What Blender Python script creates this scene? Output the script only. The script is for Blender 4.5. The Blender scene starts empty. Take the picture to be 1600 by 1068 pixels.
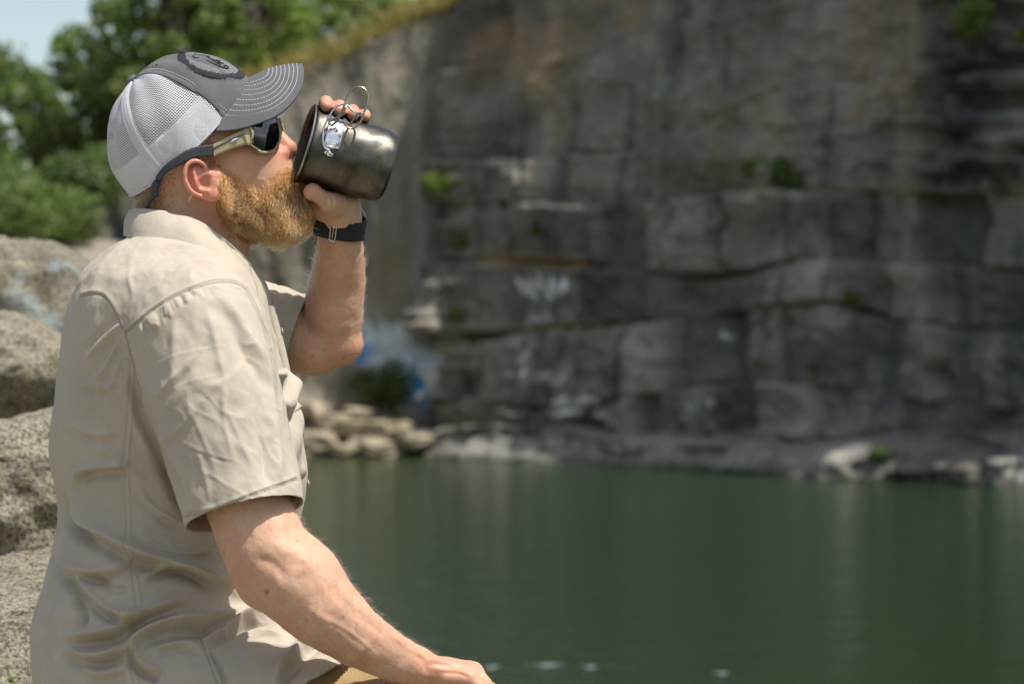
import bpy, bmesh, math, random
import numpy as np
from mathutils import Vector, Matrix
from mathutils.bvhtree import BVHTree

random.seed(7)
RNG = np.random.default_rng(7)
SC = bpy.context.scene
COL = SC.collection

# ------------------------------------------------------------------ camera, sky, sun, exposure
F = 85.0 / 36.0 * 1600.0            # focal length in photo pixels
CZ = 2.0                            # camera height above the water (m)
M = 3.30                            # distance of the man's mid-plane

cam = bpy.data.cameras.new("camera")
cam.lens = 85; cam.sensor_width = 36
cam.clip_start = 0.05; cam.clip_end = 600
cam.dof.use_dof = True
cam.dof.focus_distance = 3.22
cam.dof.aperture_fstop = 5.6
camo = bpy.data.objects.new("camera", cam)
camo.location = (0, 0, CZ); camo.rotation_euler = (math.radians(90), 0, 0)
COL.objects.link(camo); SC.camera = camo

SUN = Vector((0.37, -0.20, 0.905)).normalized()
elev = math.asin(SUN.z); azim = math.atan2(SUN.x, SUN.y)
world = bpy.data.worlds.new("World"); SC.world = world
world.use_nodes = True
wn = world.node_tree.nodes; wl = world.node_tree.links
sky = wn.new('ShaderNodeTexSky'); sky.sky_type = 'NISHITA'; sky.sun_disc = False
sky.sun_elevation = elev; sky.sun_rotation = azim
sky.air_density = 1.0; sky.dust_density = 1.6; sky.ozone_density = 1.0
bg = wn['Background']; bg.inputs['Strength'].default_value = 0.145
tint = wn.new('ShaderNodeMix'); tint.data_type = 'RGBA'; tint.blend_type = 'MULTIPLY'; tint.inputs[0].default_value = 1.0
tint.inputs[7].default_value = (1.10, 1.0, 0.87, 1)      # hazy, slightly yellow summer sky
wl.new(sky.outputs[0], tint.inputs[6]); wl.new(tint.outputs[2], bg.inputs['Color'])

sl = bpy.data.lights.new("sun", 'SUN'); sl.energy = 4.4; sl.angle = math.radians(0.5)
sl.color = (1.0, 0.96, 0.90)
so = bpy.data.objects.new("sun", sl)
so.rotation_euler = SUN.to_track_quat('Z', 'Y').to_euler()
COL.objects.link(so)

SC.view_settings.view_transform = 'Standard'; SC.view_settings.look = 'None'
SC.view_settings.gamma = 1.0; SC.view_settings.exposure = 0.28
SC.cycles.use_denoising = True
SC.cycles.max_bounces = 8; SC.cycles.transparent_max_bounces = 12
SC.cycles.sample_clamp_indirect = 4.0
SC.cycles.caustics_reflective = False; SC.cycles.caustics_refractive = False

# ------------------------------------------------------------------ general helpers
def W(px, py, y=M):
    return np.array([(px - 800.0) * y / F, y, CZ + (534.0 - py) * y / F])

def to_px(V):
    return 800 + F * V[:, 0] / V[:, 1], 534 - F * (V[:, 2] - CZ) / V[:, 1]

def setp(o, label=None, cat=None, group=None, kind=None):
    if label: o['label'] = label
    if cat: o['category'] = cat
    if group: o['group'] = group
    if kind: o['kind'] = kind
    return o

def mesh_obj(name, V, Fc, mat=None, parent=None, smooth=True, uv=None):
    me = bpy.data.meshes.new(name)
    V = np.asarray(V, dtype=np.float32).reshape(-1, 3)
    if isinstance(Fc, np.ndarray):
        nf, k = Fc.shape
        me.vertices.add(len(V)); me.vertices.foreach_set('co', V.ravel())
        me.loops.add(nf * k); me.loops.foreach_set('vertex_index', Fc.astype(np.int32).ravel())
        me.polygons.add(nf)
        me.polygons.foreach_set('loop_start', np.arange(0, nf * k, k, dtype=np.int32))
        me.update(calc_edges=True); me.validate()
    else:
        me.from_pydata([tuple(map(float, v)) for v in V], [], [list(map(int, f)) for f in Fc])
        me.update()
    if smooth:
        me.polygons.foreach_set('use_smooth', np.ones(len(me.polygons), dtype=bool))
    if uv is not None:
        l = me.uv_layers.new(name='UVMap')
        li = np.empty(len(me.loops), dtype=np.int32); me.loops.foreach_get('vertex_index', li)
        l.data.foreach_set('uv', np.asarray(uv, dtype=np.float32)[li].ravel())
    o = bpy.data.objects.new(name, me); COL.objects.link(o)
    if mat: me.materials.append(mat)
    if parent is not None: attach(o, parent)
    return o

def attach(o, parent):
    o.parent = parent
    o.matrix_parent_inverse = Matrix.Translation(-Vector(parent.location))

def empty(name, loc):
    o = bpy.data.objects.new(name, None); o.location = tuple(map(float, loc))
    o.empty_display_size = 0.05; COL.objects.link(o); return o

def grid_faces(nu, nv, wrap_u=False):
    i = np.arange(nu if wrap_u else nu - 1)[:, None]; j = np.arange(nv - 1)[None, :]
    i2 = (i + 1) % nu
    return np.stack([i * nv + j, i2 * nv + j, i2 * nv + j + 1, i * nv + j + 1], -1).reshape(-1, 4)

def spline(pts, n):
    P = np.asarray(pts, float); m = len(P)
    if m == 2: 
        t = np.linspace(0, 1, n)[:, None]; return P[0] * (1 - t) + P[1] * t
    E = np.vstack([2 * P[0] - P[1], P, 2 * P[-1] - P[-2]])
    u = np.linspace(0, m - 1, n); k = np.clip(u.astype(int), 0, m - 2); t = (u - k)[:, None]
    a, b, c, d = E[k], E[k + 1], E[k + 2], E[k + 3]
    return 0.5 * ((2 * b) + (-a + c) * t + (2 * a - 5 * b + 4 * c - d) * t**2 + (-a + 3 * b - 3 * c + d) * t**3)

def tube_data(path, rad, ns=8, cap=True):
    P = np.asarray(path, float); n = len(P)
    r = np.full(n, rad, float) if np.isscalar(rad) else np.asarray(rad, float)
    T = np.gradient(P, axis=0); T /= np.linalg.norm(T, axis=1)[:, None] + 1e-12
    ref = np.array([0.13, 0.95, 0.27]); 
    Nn = np.cross(T[0], ref); Nn /= np.linalg.norm(Nn); Ns = [Nn]
    for i in range(1, n):
        v = Ns[-1] - T[i] * np.dot(Ns[-1], T[i]); Ns.append(v / np.linalg.norm(v))
    Ns = np.array(Ns); B = np.cross(T, Ns)
    a = np.linspace(0, 2 * math.pi, ns, endpoint=False)
    V = P[:, None] + r[:, None, None] * (np.cos(a)[None, :, None] * Ns[:, None] + np.sin(a)[None, :, None] * B[:, None])
    V = V.reshape(-1, 3); fs = []
    for i in range(n - 1):
        for j in range(ns):
            k = (j + 1) % ns
            fs.append((i * ns + j, i * ns + k, (i + 1) * ns + k, (i + 1) * ns + j))
    if cap:
        fs.append(tuple(range(ns))[::-1]); fs.append(tuple((n - 1) * ns + j for j in range(ns)))
    return V, fs

class MB:
    def __init__(s): s.V = []; s.F = []; s.n = 0
    def add(s, V, Fc):
        V = np.asarray(V, float).reshape(-1, 3)
        s.V.append(V); s.F += [tuple(int(i) + s.n for i in f) for f in Fc]; s.n += len(V); return s
    def tube(s, path, r, ns=8): return s.add(*tube_data(path, r, ns))
    def ball(s, c, r, seg=12, rot=None):
        r = np.ones(3) * r; V = []; Fc = []
        for i in range(seg + 1):
            th = math.pi * i / seg
            for j in range(seg * 2):
                ph = math.pi * j / seg
                V.append((math.sin(th) * math.cos(ph), math.sin(th) * math.sin(ph), math.cos(th)))
        V = np.array(V) * r
        if rot is not None: V = V @ np.array(rot).T
        n2 = seg * 2
        for i in range(seg):
            for j in range(n2):
                k = (j + 1) % n2; Fc.append((i * n2 + j, (i + 1) * n2 + j, (i + 1) * n2 + k, i * n2 + k))
        return s.add(V + np.asarray(c), Fc)
    def build(s, name, mat, parent=None, smooth=True):
        return mesh_obj(name, np.vstack(s.V), s.F, mat, parent, smooth)

def solidify(o, t, offset=-1.0):
    m = o.modifiers.new('thickness', 'SOLIDIFY'); m.thickness = t; m.offset = offset; return o
def subsurf(o, n=1):
    m = o.modifiers.new('smooth', 'SUBSURF'); m.levels = n; m.render_levels = n; return o

def vnoise(P, scale, seed=0):
    P = np.asarray(P, float) * scale + seed * 17.31 + 1000.0
    I = np.floor(P).astype(np.int64); f = P - I; f = f * f * (3 - 2 * f)
    def h(a, b, c):
        n = (a * 73856093) ^ (b * 19349663) ^ (c * 83492791) ^ (seed * 2654435)
        n = (n ^ (n >> 13)) * 1274126177 & 0x7fffffff
        return ((n ^ (n >> 16)) & 0xffff) / 32767.5 - 1.0
    x, y, z = I[:, 0], I[:, 1], I[:, 2]; u, v, w = f[:, 0], f[:, 1], f[:, 2]
    c = lambda a, b, t: a + (b - a) * t
    return c(c(c(h(x, y, z), h(x+1, y, z), u), c(h(x, y+1, z), h(x+1, y+1, z), u), v),
             c(c(h(x, y, z+1), h(x+1, y, z+1), u), c(h(x, y+1, z+1), h(x+1, y+1, z+1), u), v), w)
def fbm(P, scale, oct=4, seed=0, gain=0.5):
    s = 0; a = 1.0
    for i in range(oct): s = s + a * vnoise(P, scale * 2**i, seed + i); a *= gain
    return s

def smooth01(x, a, b):
    t = np.clip((x - a) / (b - a), 0, 1); return t * t * (3 - 2 * t)

def polydist(px, py, poly):
    """distance (px) to a polyline, and the fraction along it"""
    P = np.asarray(poly, float); best = np.full(px.shape, 1e9); bt = np.zeros(px.shape); bs = np.zeros(px.shape)
    seg = np.linalg.norm(np.diff(P, axis=0), axis=1); cum = np.r_[0, np.cumsum(seg)]; L = cum[-1]
    for i in range(len(P) - 1):
        d = P[i + 1] - P[i]; t = np.clip(((px - P[i, 0]) * d[0] + (py - P[i, 1]) * d[1]) / (d @ d + 1e-9), 0, 1)
        ex = px - P[i, 0] - t * d[0]; ey = py - P[i, 1] - t * d[1]; q = np.hypot(ex, ey)
        m = q < best; best[m] = q[m]; bt[m] = ((cum[i] + t * seg[i]) / L)[m]
        bs[m] = np.sign(d[0] * ey - d[1] * ex)[m]
    return best, bt, bs

def inpoly(px, py, poly):
    c = np.zeros(px.shape, bool); n = len(poly)
    for i in range(n):
        x1, y1 = poly[i]; x2, y2 = poly[(i + 1) % n]
        m = ((y1 > py) != (y2 > py)) & (px < (x2 - x1) * (py - y1) / (y2 - y1 + 1e-12) + x1); c ^= m
    return c

# ------------------------------------------------------------------ material helpers
class NT:
    def __init__(s, name):
        s.m = bpy.data.materials.new(name); s.m.use_nodes = True
        s.t = s.m.node_tree; s.b = s.t.nodes['Principled BSDF']; s.out = s.t.nodes['Material Output']
    def n(s, typ, **kw):
        nd = s.t.nodes.new(typ)
        for k, v in kw.items():
            if k in nd.inputs.keys() if not k.startswith('_') else False: nd.inputs[k].default_value = v
            else: setattr(nd, k.lstrip('_'), v)
        return nd
    def l(s, a, b): s.t.links.new(a, b)
    def coord(s, scale=None, kind='Object'):
        c = s.n('ShaderNodeTexCoord').outputs[kind]
        if scale is None: return c
        mp = s.n('ShaderNodeMapping'); mp.inputs['Scale'].default_value = scale; s.l(c, mp.inputs[0]); return mp.outputs[0]
    def noise(s, co, scale, detail=4, rough=0.55, dist=0.0):
        nd = s.n('ShaderNodeTexNoise'); nd.inputs['Scale'].default_value = scale; nd.inputs['Detail'].default_value = detail
        nd.inputs['Roughness'].default_value = rough; nd.inputs['Distortion'].default_value = dist
        s.l(co, nd.inputs['Vector']); return nd.outputs['Fac']
    def ramp(s, fac, stops):
        r = s.n('ShaderNodeValToRGB'); e = r.color_ramp.elements
        while len(e) > 1: e.remove(e[0])
        e[0].position = stops[0][0]; e[0].color = (*stops[0][1], 1)
        for p, c in stops[1:]:
            q = e.new(p); q.color = (*c, 1)
        s.l(fac, r.inputs[0]); return r.outputs[0]
    def mix(s, fac, a, b, mode='MIX'):
        nd = s.n('ShaderNodeMix'); nd.data_type = 'RGBA'; nd.blend_type = mode
        for sock, v in ((nd.inputs[0], fac), (nd.inputs[6], a), (nd.inputs[7], b)):
            if hasattr(v, 'is_linked'): s.l(v, sock)
            elif isinstance(v, (int, float)): sock.default_value = v
            else: sock.default_value = (*v, 1)
        return nd.outputs[2]
    def math(s, op, a, b=0.0, clamp=False):
        nd = s.n('ShaderNodeMath'); nd.operation = op; nd.use_clamp = clamp
        for i, v in enumerate((a, b)):
            if hasattr(v, 'is_linked'): s.l(v, nd.inputs[i])
            else: nd.inputs[i].default_value = v
        return nd.outputs[0]
    def bump(s, h, strength, dist, prev=None):
        nd = s.n('ShaderNodeBump'); nd.inputs['Strength'].default_value = strength; nd.inputs['Distance'].default_value = dist
        s.l(h, nd.inputs['Height'])
        if prev is not None: s.l(prev, nd.inputs['Normal'])
        return nd.outputs[0]
    def base(s, c): 
        if hasattr(c, 'is_linked'): s.l(c, s.b.inputs['Base Color'])
        else: s.b.inputs['Base Color'].default_value = (*c, 1)
    def set(s, **kw):
        for k, v in kw.items():
            k = k.replace('_', ' ')
            k = {'Specular': 'Specular IOR Level', 'Subsurface': 'Subsurface Weight', 'Coat': 'Coat Weight', 'Sheen': 'Sheen Weight'}.get(k, k)
            if hasattr(v, 'is_linked'): s.l(v, s.b.inputs[k])
            else: s.b.inputs[k].default_value = v
        return s

def simple(name, col, rough=0.6, metal=0.0, bump=None, spec=0.5, var=0.12):
    t = NT(name); co = t.coord()
    f = t.noise(co, 60, 4)
    c2 = tuple(min(1, c * (1 + var)) for c in col); c1 = tuple(c * (1 - var) for c in col)
    t.base(t.ramp(f, [(0.3, c1), (0.7, c2)]))
    t.set(Roughness=rough, Metallic=metal, Specular=spec)
    if bump: t.l(t.bump(t.noise(co, bump[0], 3), bump[1], bump[2]), t.b.inputs['Normal'])
    return t.m

MAT = {}
# ---- skin
def make_skin():
    t = NT('skin'); co = t.coord()
    f1 = t.noise(co, 14, 5, 0.6); f2 = t.noise(co, 120, 4, 0.6)
    c = t.ramp(f1, [(0.25, (0.50, 0.27, 0.165)), (0.5, (0.60, 0.355, 0.23)), (0.75, (0.67, 0.44, 0.30))])
    c = t.mix(t.ramp(f2, [(0.35, (0,0,0)), (0.7, (0.35,0.35,0.35))]), c, (0.50, 0.24, 0.155))
    at = t.n('ShaderNodeAttribute'); at.attribute_name = 'red'
    c = t.mix(t.math('MULTIPLY', at.outputs['Fac'], 0.75, True), c, (0.60, 0.22, 0.15))
    vo = t.n('ShaderNodeTexVoronoi'); vo.inputs['Scale'].default_value = 34; t.l(co, vo.inputs['Vector'])
    fr = t.math('MULTIPLY', t.math('LESS_THAN', vo.outputs['Distance'], 0.075), 0.4)
    c = t.mix(fr, c, (0.26, 0.11, 0.07))
    am = t.n('ShaderNodeAttribute'); am.attribute_name = 'mole'
    c = t.mix(am.outputs['Fac'], c, (0.20, 0.07, 0.05))
    ah = t.n('ShaderNodeAttribute'); ah.attribute_name = 'cropped'
    c = t.mix(t.math('MULTIPLY', ah.outputs['Fac'], .9, True), c, (0.055, 0.034, 0.022))
    t.base(c)
    t.set(Roughness=t.math('ADD', t.math('MULTIPLY', f2, 0.2), 0.38), Specular=0.4, Subsurface=0.22)
    t.b.inputs['Subsurface Radius'].default_value = (1.0, 0.35, 0.2); t.b.inputs['Subsurface Scale'].default_value = 0.006
    v2 = t.n('ShaderNodeTexVoronoi'); v2.inputs['Scale'].default_value = 700; t.l(co, v2.inputs['Vector'])
    b = t.bump(v2.outputs['Distance'], 0.25, 0.0006)
    b = t.bump(t.noise(co, 90, 5, 0.65), 0.3, 0.0016, b)
    t.l(b, t.b.inputs['Normal']); return t.m
MAT['skin'] = make_skin()

def cloth(name, col, fine=900.0, var=0.1, rough=0.85, weave=0.35, attr=None):
    t = NT(name); co = t.coord()
    f = t.noise(co, 9, 5, 0.6); g = t.noise(co, 220, 3, 0.6)
    c1 = tuple(c * (1 - var) for c in col); c2 = tuple(c * (1 + var) for c in col)
    c = t.ramp(f, [(0.3, c1), (0.7, c2)])
    c = t.mix(t.math('MULTIPLY', g, 0.38), c, tuple(c_ * 0.72 for c_ in col))
    if attr:
        a = t.n('ShaderNodeAttribute'); a.attribute_name = attr
        c = t.mix(t.math('MULTIPLY', a.outputs['Fac'], 0.55, True), c, tuple(c_ * 0.45 for c_ in col))
    t.base(c); t.set(Roughness=rough, Specular=0.25, Sheen=0.06)
    w1 = t.n('ShaderNodeTexWave'); w1.bands_direction = 'X'; w1.inputs['Scale'].default_value = fine / 6.28; w1.inputs['Distortion'].default_value = 1.0
    w2 = t.n('ShaderNodeTexWave'); w2.bands_direction = 'Z'; w2.inputs['Scale'].default_value = fine / 6.28; w2.inputs['Distortion'].default_value = 1.0
    t.l(co, w1.inputs[0]); t.l(co, w2.inputs[0])
    h = t.math('ADD', w1.outputs['Fac'], w2.outputs['Fac'])
    b = t.bump(h, weave, 0.0004)
    b = t.bump(t.noise(co, 45, 5, 0.6, 0.4), 0.5, 0.0022, b)
    t.l(b, t.b.inputs['Normal']); return t.m
MAT['shirt'] = cloth('tan_cotton', (0.475, 0.42, 0.335), 3000, attr='seam', weave=.2)
MAT['shirt_thread'] = simple('tan_thread', (0.40, 0.33, 0.25), 0.8)
MAT['trousers'] = cloth('khaki_canvas', (0.36, 0.25, 0.12), 700)
MAT['cap_grey'] = cloth('grey_twill', (0.125, 0.125, 0.13), 3600, var=0.12, weave=0.4)
MAT['white_thread'] = simple('white_thread', (0.72, 0.72, 0.72), 0.8)
MAT['grey_thread'] = simple('grey_thread', (0.09, 0.09, 0.095), 0.8)
MAT['black_felt'] = cloth('black_felt', (0.022, 0.024, 0.027), 900)
MAT['patch_grey'] = cloth('patch_grey', (0.17, 0.17, 0.172), 1000)
MAT['white_cloth'] = cloth('white_cotton', (0.60, 0.60, 0.63), 1200, var=0.04)

def make_mesh_net():
    t = NT('white_net'); uv = t.n('ShaderNodeUVMap').outputs[0]
    sep = t.n('ShaderNodeSeparateXYZ'); t.l(uv, sep.inputs[0])
    P = 1.0 / 0.0027
    fu = t.math('MULTIPLY', sep.outputs[0], P); fv = t.math('MULTIPLY', sep.outputs[1], P)
    row = t.math('MODULO', t.math('FLOOR', fv), 2.0)
    fu = t.math('ADD', fu, t.math('MULTIPLY', row, 0.5))
    du = t.math('ABSOLUTE', t.math('SUBTRACT', t.math('FRACT', fu), 0.5)); dv = t.math('ABSOLUTE', t.math('SUBTRACT', t.math('FRACT', fv), 0.5))
    d = t.math('SQRT', t.math('ADD', t.math('MULTIPLY', du, du), t.math('MULTIPLY', dv, dv)))
    hole = t.math('LESS_THAN', d, 0.385)
    t.base((0.76, 0.76, 0.80)); t.set(Roughness=0.6, Specular=0.4)
    tr = t.n('ShaderNodeBsdfTransparent'); mx = t.n('ShaderNodeMixShader')
    t.l(hole, mx.inputs[0]); t.l(t.b.outputs[0], mx.inputs[1]); t.l(tr.outputs[0], mx.inputs[2]); t.l(mx.outputs[0], t.out.inputs[0])
    return t.m
MAT['net'] = make_mesh_net()

def make_hair(name, col, var, rough=0.35):
    t = NT(name); hi = t.n('ShaderNodeHairInfo')
    h = t.n('ShaderNodeBsdfHairPrincipled'); h.parametrization = 'COLOR'
    dark = tuple(c * (1 - var) for c in col); light = tuple(min(1, c * (1 + var)) for c in col)
    c = t.ramp(hi.outputs['Random'], [(0.0, dark), (0.5, col), (1.0, light)])
    t.l(c, h.inputs['Color']); h.inputs['Roughness'].default_value = rough; h.inputs['Radial Roughness'].default_value = 0.5
    h.inputs['IOR'].default_value = 1.5
    t.t.nodes.remove(t.b); t.l(h.outputs[0], t.out.inputs[0]); return t.m
MAT['beard'] = make_hair('ginger_hair', (0.27, 0.090, 0.028), 0.45)
MAT['beard_light'] = make_hair('golden_hair', (0.64, 0.29, 0.105), 0.35, .22)
MAT['hair'] = make_hair('light_brown_hair', (0.15, 0.085, 0.042), 0.35)
MAT['armhair'] = make_hair('pale_arm_hair', (0.72, 0.52, 0.33), 0.2)

# ------------------------------------------------------------------ signed distance modelling
def rotm(deg):       # pitch in the x/z plane; positive raises the front (+x) end
    a = math.radians(deg); return np.array([[math.cos(a), 0, -math.sin(a)], [0, 1, 0], [math.sin(a), 0, math.cos(a)]])

class Prim:
    def __init__(s, f, c, R, k=0.01, op='add'): s.f, s.c, s.R, s.k, s.op = f, np.asarray(c, float), R, k, op

def ell(c, r, rot=None, k=0.01, op='add'):
    c = np.asarray(c, float); r = np.asarray(r, float) * np.ones(3); Rm = np.eye(3) if rot is None else rot
    def f(P):
        q = (P - c) @ Rm
        k0 = np.sqrt(((q / r)**2).sum(1)); k1 = np.sqrt(((q / r**2)**2).sum(1))
        return k0 * (k0 - 1) / (k1 + 1e-9)
    return Prim(f, c, r.max(), k, op)

def chain(pts, rads, k=0.01, op='add', flat=None):
    """round cones along a polyline; flat=(axis vector, factor) squashes the section"""
    Q = np.asarray(pts, float); rads = np.asarray(rads, float)
    c = (Q.min(0) + Q.max(0)) / 2; R = np.linalg.norm(Q - c, axis=1).max() + rads.max()
    def f(P):
        best = np.full(len(P), 1e9)
        for i in range(len(Q) - 1):
            d = Q[i + 1] - Q[i]; t = np.clip((P - Q[i]) @ d / (d @ d), 0, 1)
            v = P - Q[i] - t[:, None] * d; r = rads[i] + t * (rads[i + 1] - rads[i])
            if flat is not None:
                a, fc = flat; h = v @ a; v = v + np.outer(h * (fc - 1), a)
            best = np.minimum(best, np.sqrt((v * v).sum(1)) - r)
        return best
    return Prim(f, c, R, k, op)

def loft(levels, yc, p=2.3, k=0.02, op='add'):
    """levels: (z, xback, xfront, halfwidth, ycentre offset)"""
    L = np.array(sorted(levels), float); z0, z1 = L[0, 0], L[-1, 0]
    c = np.array([L[:, 1:3].mean(), yc, (z0 + z1) / 2]); R = math.hypot((z1 - z0) / 2, 0.33)
    zs = np.linspace(z0, z1, 200); n = len(L)
    def sm(col):  # smooth interpolation
        u = np.interp(zs, L[:, 0], np.arange(n)); E = np.r_[2*col[0]-col[1], col, 2*col[-1]-col[-2]]
        kk = np.clip(u.astype(int), 0, n - 2); t = u - kk; a, b, cc, d = E[kk], E[kk+1], E[kk+2], E[kk+3]
        return 0.5*((2*b)+(-a+cc)*t+(2*a-5*b+4*cc-d)*t**2+(-a+3*b-3*cc+d)*t**3)
    xb, xf, hw = sm(L[:, 1]), sm(L[:, 2]), sm(L[:, 3])
    def f(P):
        z = P[:, 2]; b = np.interp(z, zs, xb); fr = np.interp(z, zs, xf); w = np.interp(z, zs, hw)
        cx = (b + fr) / 2; rx = (fr - b) / 2
        q = ((np.abs(P[:, 0] - cx) / rx)**p + (np.abs(P[:, 1] - yc) / w)**p)**(1 / p)
        d = (q - 1) * np.minimum(rx, w) * 0.9
        e = np.maximum(z - z1, z0 - z)
        return np.maximum(d, e)
    return Prim(f, c, R, k, op)

def sdf_eval(prims, P):
    d = np.full(len(P), 10.0)
    for p in prims:
        q = p.f(P)
        if p.op == 'add':
            h = np.clip(0.5 + 0.5 * (d - q) / p.k, 0, 1); d = d + (q - d) * h - p.k * h * (1 - h)
        else:
            q = -q; h = np.clip(0.5 + 0.5 * (q - d) / p.k, 0, 1); d = d + (q - d) * h + p.k * h * (1 - h)
    return d

def sdf_mesh(prims, vox, B=16):
    adds = [p for p in prims if p.op == 'add']
    lo = np.min([p.c - p.R for p in adds], 0) - vox * 4; hi = np.max([p.c + p.R for p in adds], 0) + vox * 4
    bs = B * vox; nb = np.ceil((hi - lo) / bs).astype(int)
    g = np.stack(np.meshgrid(*[np.arange(n) for n in nb], indexing='ij'), -1).reshape(-1, 3)
    cen = lo + (g + 0.5) * bs; half = bs * math.sqrt(3) / 2
    dc = sdf_eval(prims, cen); act = g[np.abs(dc) < half * 1.7]
    dims = nb * B + 2; key = lambda I: (I[..., 0].astype(np.int64) * dims[1] + I[..., 1]) * dims[2] + I[..., 2]
    s = np.arange(B + 1); gi = np.stack(np.meshgrid(s, s, s, indexing='ij'), -1)
    KV, VV, Q = [], [], []
    for b in act:
        o = b * B; P = lo + (gi + o).reshape(-1, 3) * vox; cb = lo + (b + 0.5) * bs
        sel = [p for p in prims if np.linalg.norm(cb - p.c) - p.R < half + p.k + 3 * vox]
        if not sel: continue
        D = sdf_eval(sel, P).reshape(B + 1, B + 1, B + 1)
        if D.min() > 0 or D.max() < 0: continue
        S = D < 0
        acc = np.zeros((B, B, B, 3)); cnt = np.zeros((B, B, B))
        for ax in range(3):
            for u in (0, 1):
                for v in (0, 1):
                    sl0 = [slice(0, B)] * 3; sl1 = [slice(0, B)] * 3
                    oth = [a for a in range(3) if a != ax]
                    for a, w in zip(oth, (u, v)): sl0[a] = slice(w, B + w); sl1[a] = slice(w, B + w)
                    sl0[ax] = slice(0, B); sl1[ax] = slice(1, B + 1)
                    a0 = D[tuple(sl0)]; a1 = D[tuple(sl1)]; cr = (a0 < 0) != (a1 < 0)
                    t = np.where(cr, a0 / np.where(cr, a0 - a1, 1), 0)
                    acc[..., ax] += np.where(cr, t, 0); acc[..., oth[0]] += cr * u; acc[..., oth[1]] += cr * v; cnt += cr
        idx = np.argwhere(cnt > 0)
        if len(idx) == 0: continue
        m = cnt > 0; off = acc[m] / cnt[m][:, None]
        KV.append(key(idx + o)); VV.append(lo + (idx + o + off) * vox)
        for ax in range(3):
            sl1 = [slice(0, B)] * 3; sl1[ax] = slice(1, B + 1)
            a0 = S[:B, :B, :B]; a1 = S[tuple(sl1)]; e = np.argwhere(a0 != a1)
            if len(e) == 0: continue
            flip = a0[e[:, 0], e[:, 1], e[:, 2]]; e = e + o
            u, v = [(1, 2), (2, 0), (0, 1)][ax]; du = np.zeros(3, int); du[u] = 1; dv = np.zeros(3, int); dv[v] = 1
            q = np.stack([key(e - du - dv), key(e - dv), key(e), key(e - du)], -1)
            q[~flip] = q[~flip][:, ::-1]; Q.append(q)
    K = np.concatenate(KV); V = np.concatenate(VV); Q = np.concatenate(Q)
    K, ui = np.unique(K, return_index=True); V = V[ui]
    ix = np.searchsorted(K, Q); ix = np.clip(ix, 0, len(K) - 1); ok = (K[ix] == Q).all(1)
    Fc = ix[ok]
    return V, Fc

def vnormals(V, Fc):
    n = np.cross(V[Fc[:, 2]] - V[Fc[:, 0]], V[Fc[:, 3]] - V[Fc[:, 1]]); N = np.zeros_like(V)
    for i in range(4): np.add.at(N, Fc[:, i], n)
    return N / (np.linalg.norm(N, axis=1)[:, None] + 1e-12)

def laplace(V, Fc, it=2, lam=0.5):
    E = np.vstack([Fc[:, [0, 1]], Fc[:, [1, 2]], Fc[:, [2, 3]], Fc[:, [3, 0]]])
    for _ in range(it):
        A = np.zeros_like(V); c = np.zeros(len(V))
        np.add.at(A, E[:, 0], V[E[:, 1]]); np.add.at(c, E[:, 0], 1); np.add.at(A, E[:, 1], V[E[:, 0]]); np.add.at(c, E[:, 1], 1)
        V = V + lam * (A / np.maximum(c, 1)[:, None] - V)
    return V

def sculpt(V, N, strokes):
    """raise or sink the surface along strokes drawn in side view: (polyline, half width px, height m[, sharpness])"""
    px, py = to_px(V); face = smooth01(-N[:, 1], 0.0, 0.35); D = np.zeros(len(V))
    for st in strokes:
        poly, w, a = st[:3]; mode = st[3] if len(st) > 3 else 'r'
        P = spline(poly, max(8, 4 * len(poly))); m = (px > P[:, 0].min() - 4*w) & (px < P[:, 0].max() + 4*w) & (py > P[:, 1].min() - 4*w) & (py < P[:, 1].max() + 4*w)
        if not m.any(): continue
        d, t, s = polydist(px[m], py[m], P); ends = np.minimum(smooth01(t, -0.02, 0.25), 1 - smooth01(t, 0.75, 1.02))
        if mode == 'r': h = np.exp(-(d / w)**2)
        elif mode == 'f':   # fold: crest with a hollow on the stroke's right-hand side (below, when drawn to the right)
            q = d * s / w; h = np.exp(-np.abs(q)**1.5) - 0.75 * np.exp(-((q - 1.8) / 1.2)**2)
        elif mode == 's': h = np.exp(-(d / w)**2); ends = 1.0   # even seam
        D[m] += a * h * ends
    return D * face

# ================================================================== THE MAN
A = np.array
def X(px, py, y=M): return W(px, py, y)
PITCH = rotm(16)

# mug frame (needed by the hand)
tilt = math.radians(15.6); yaw = math.radians(13)
MUG_A = A([math.cos(tilt) * math.cos(yaw), math.sin(yaw), -math.sin(tilt) * math.cos(yaw)])       # rim -> base
MUG_U = A([math.sin(tilt), 0, math.cos(tilt)]); MUG_U -= MUG_A * (MUG_U @ MUG_A); MUG_U /= np.linalg.norm(MUG_U)
MUG_S = np.cross(MUG_A, MUG_U); MUG_S *= np.sign(MUG_S[1])                                       # away from camera
MUG_O = X(476, 224, M)
MUG_R0, MUG_R1, MUG_L = 0.0535, 0.0500, 0.121
def mugp(ax, th, r):   # th degrees: 0 top, 90 far side, 180 bottom
    a = math.radians(th); return MUG_O + MUG_A * ax + (MUG_U * math.cos(a) + MUG_S * math.sin(a)) * r

body = []
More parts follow.
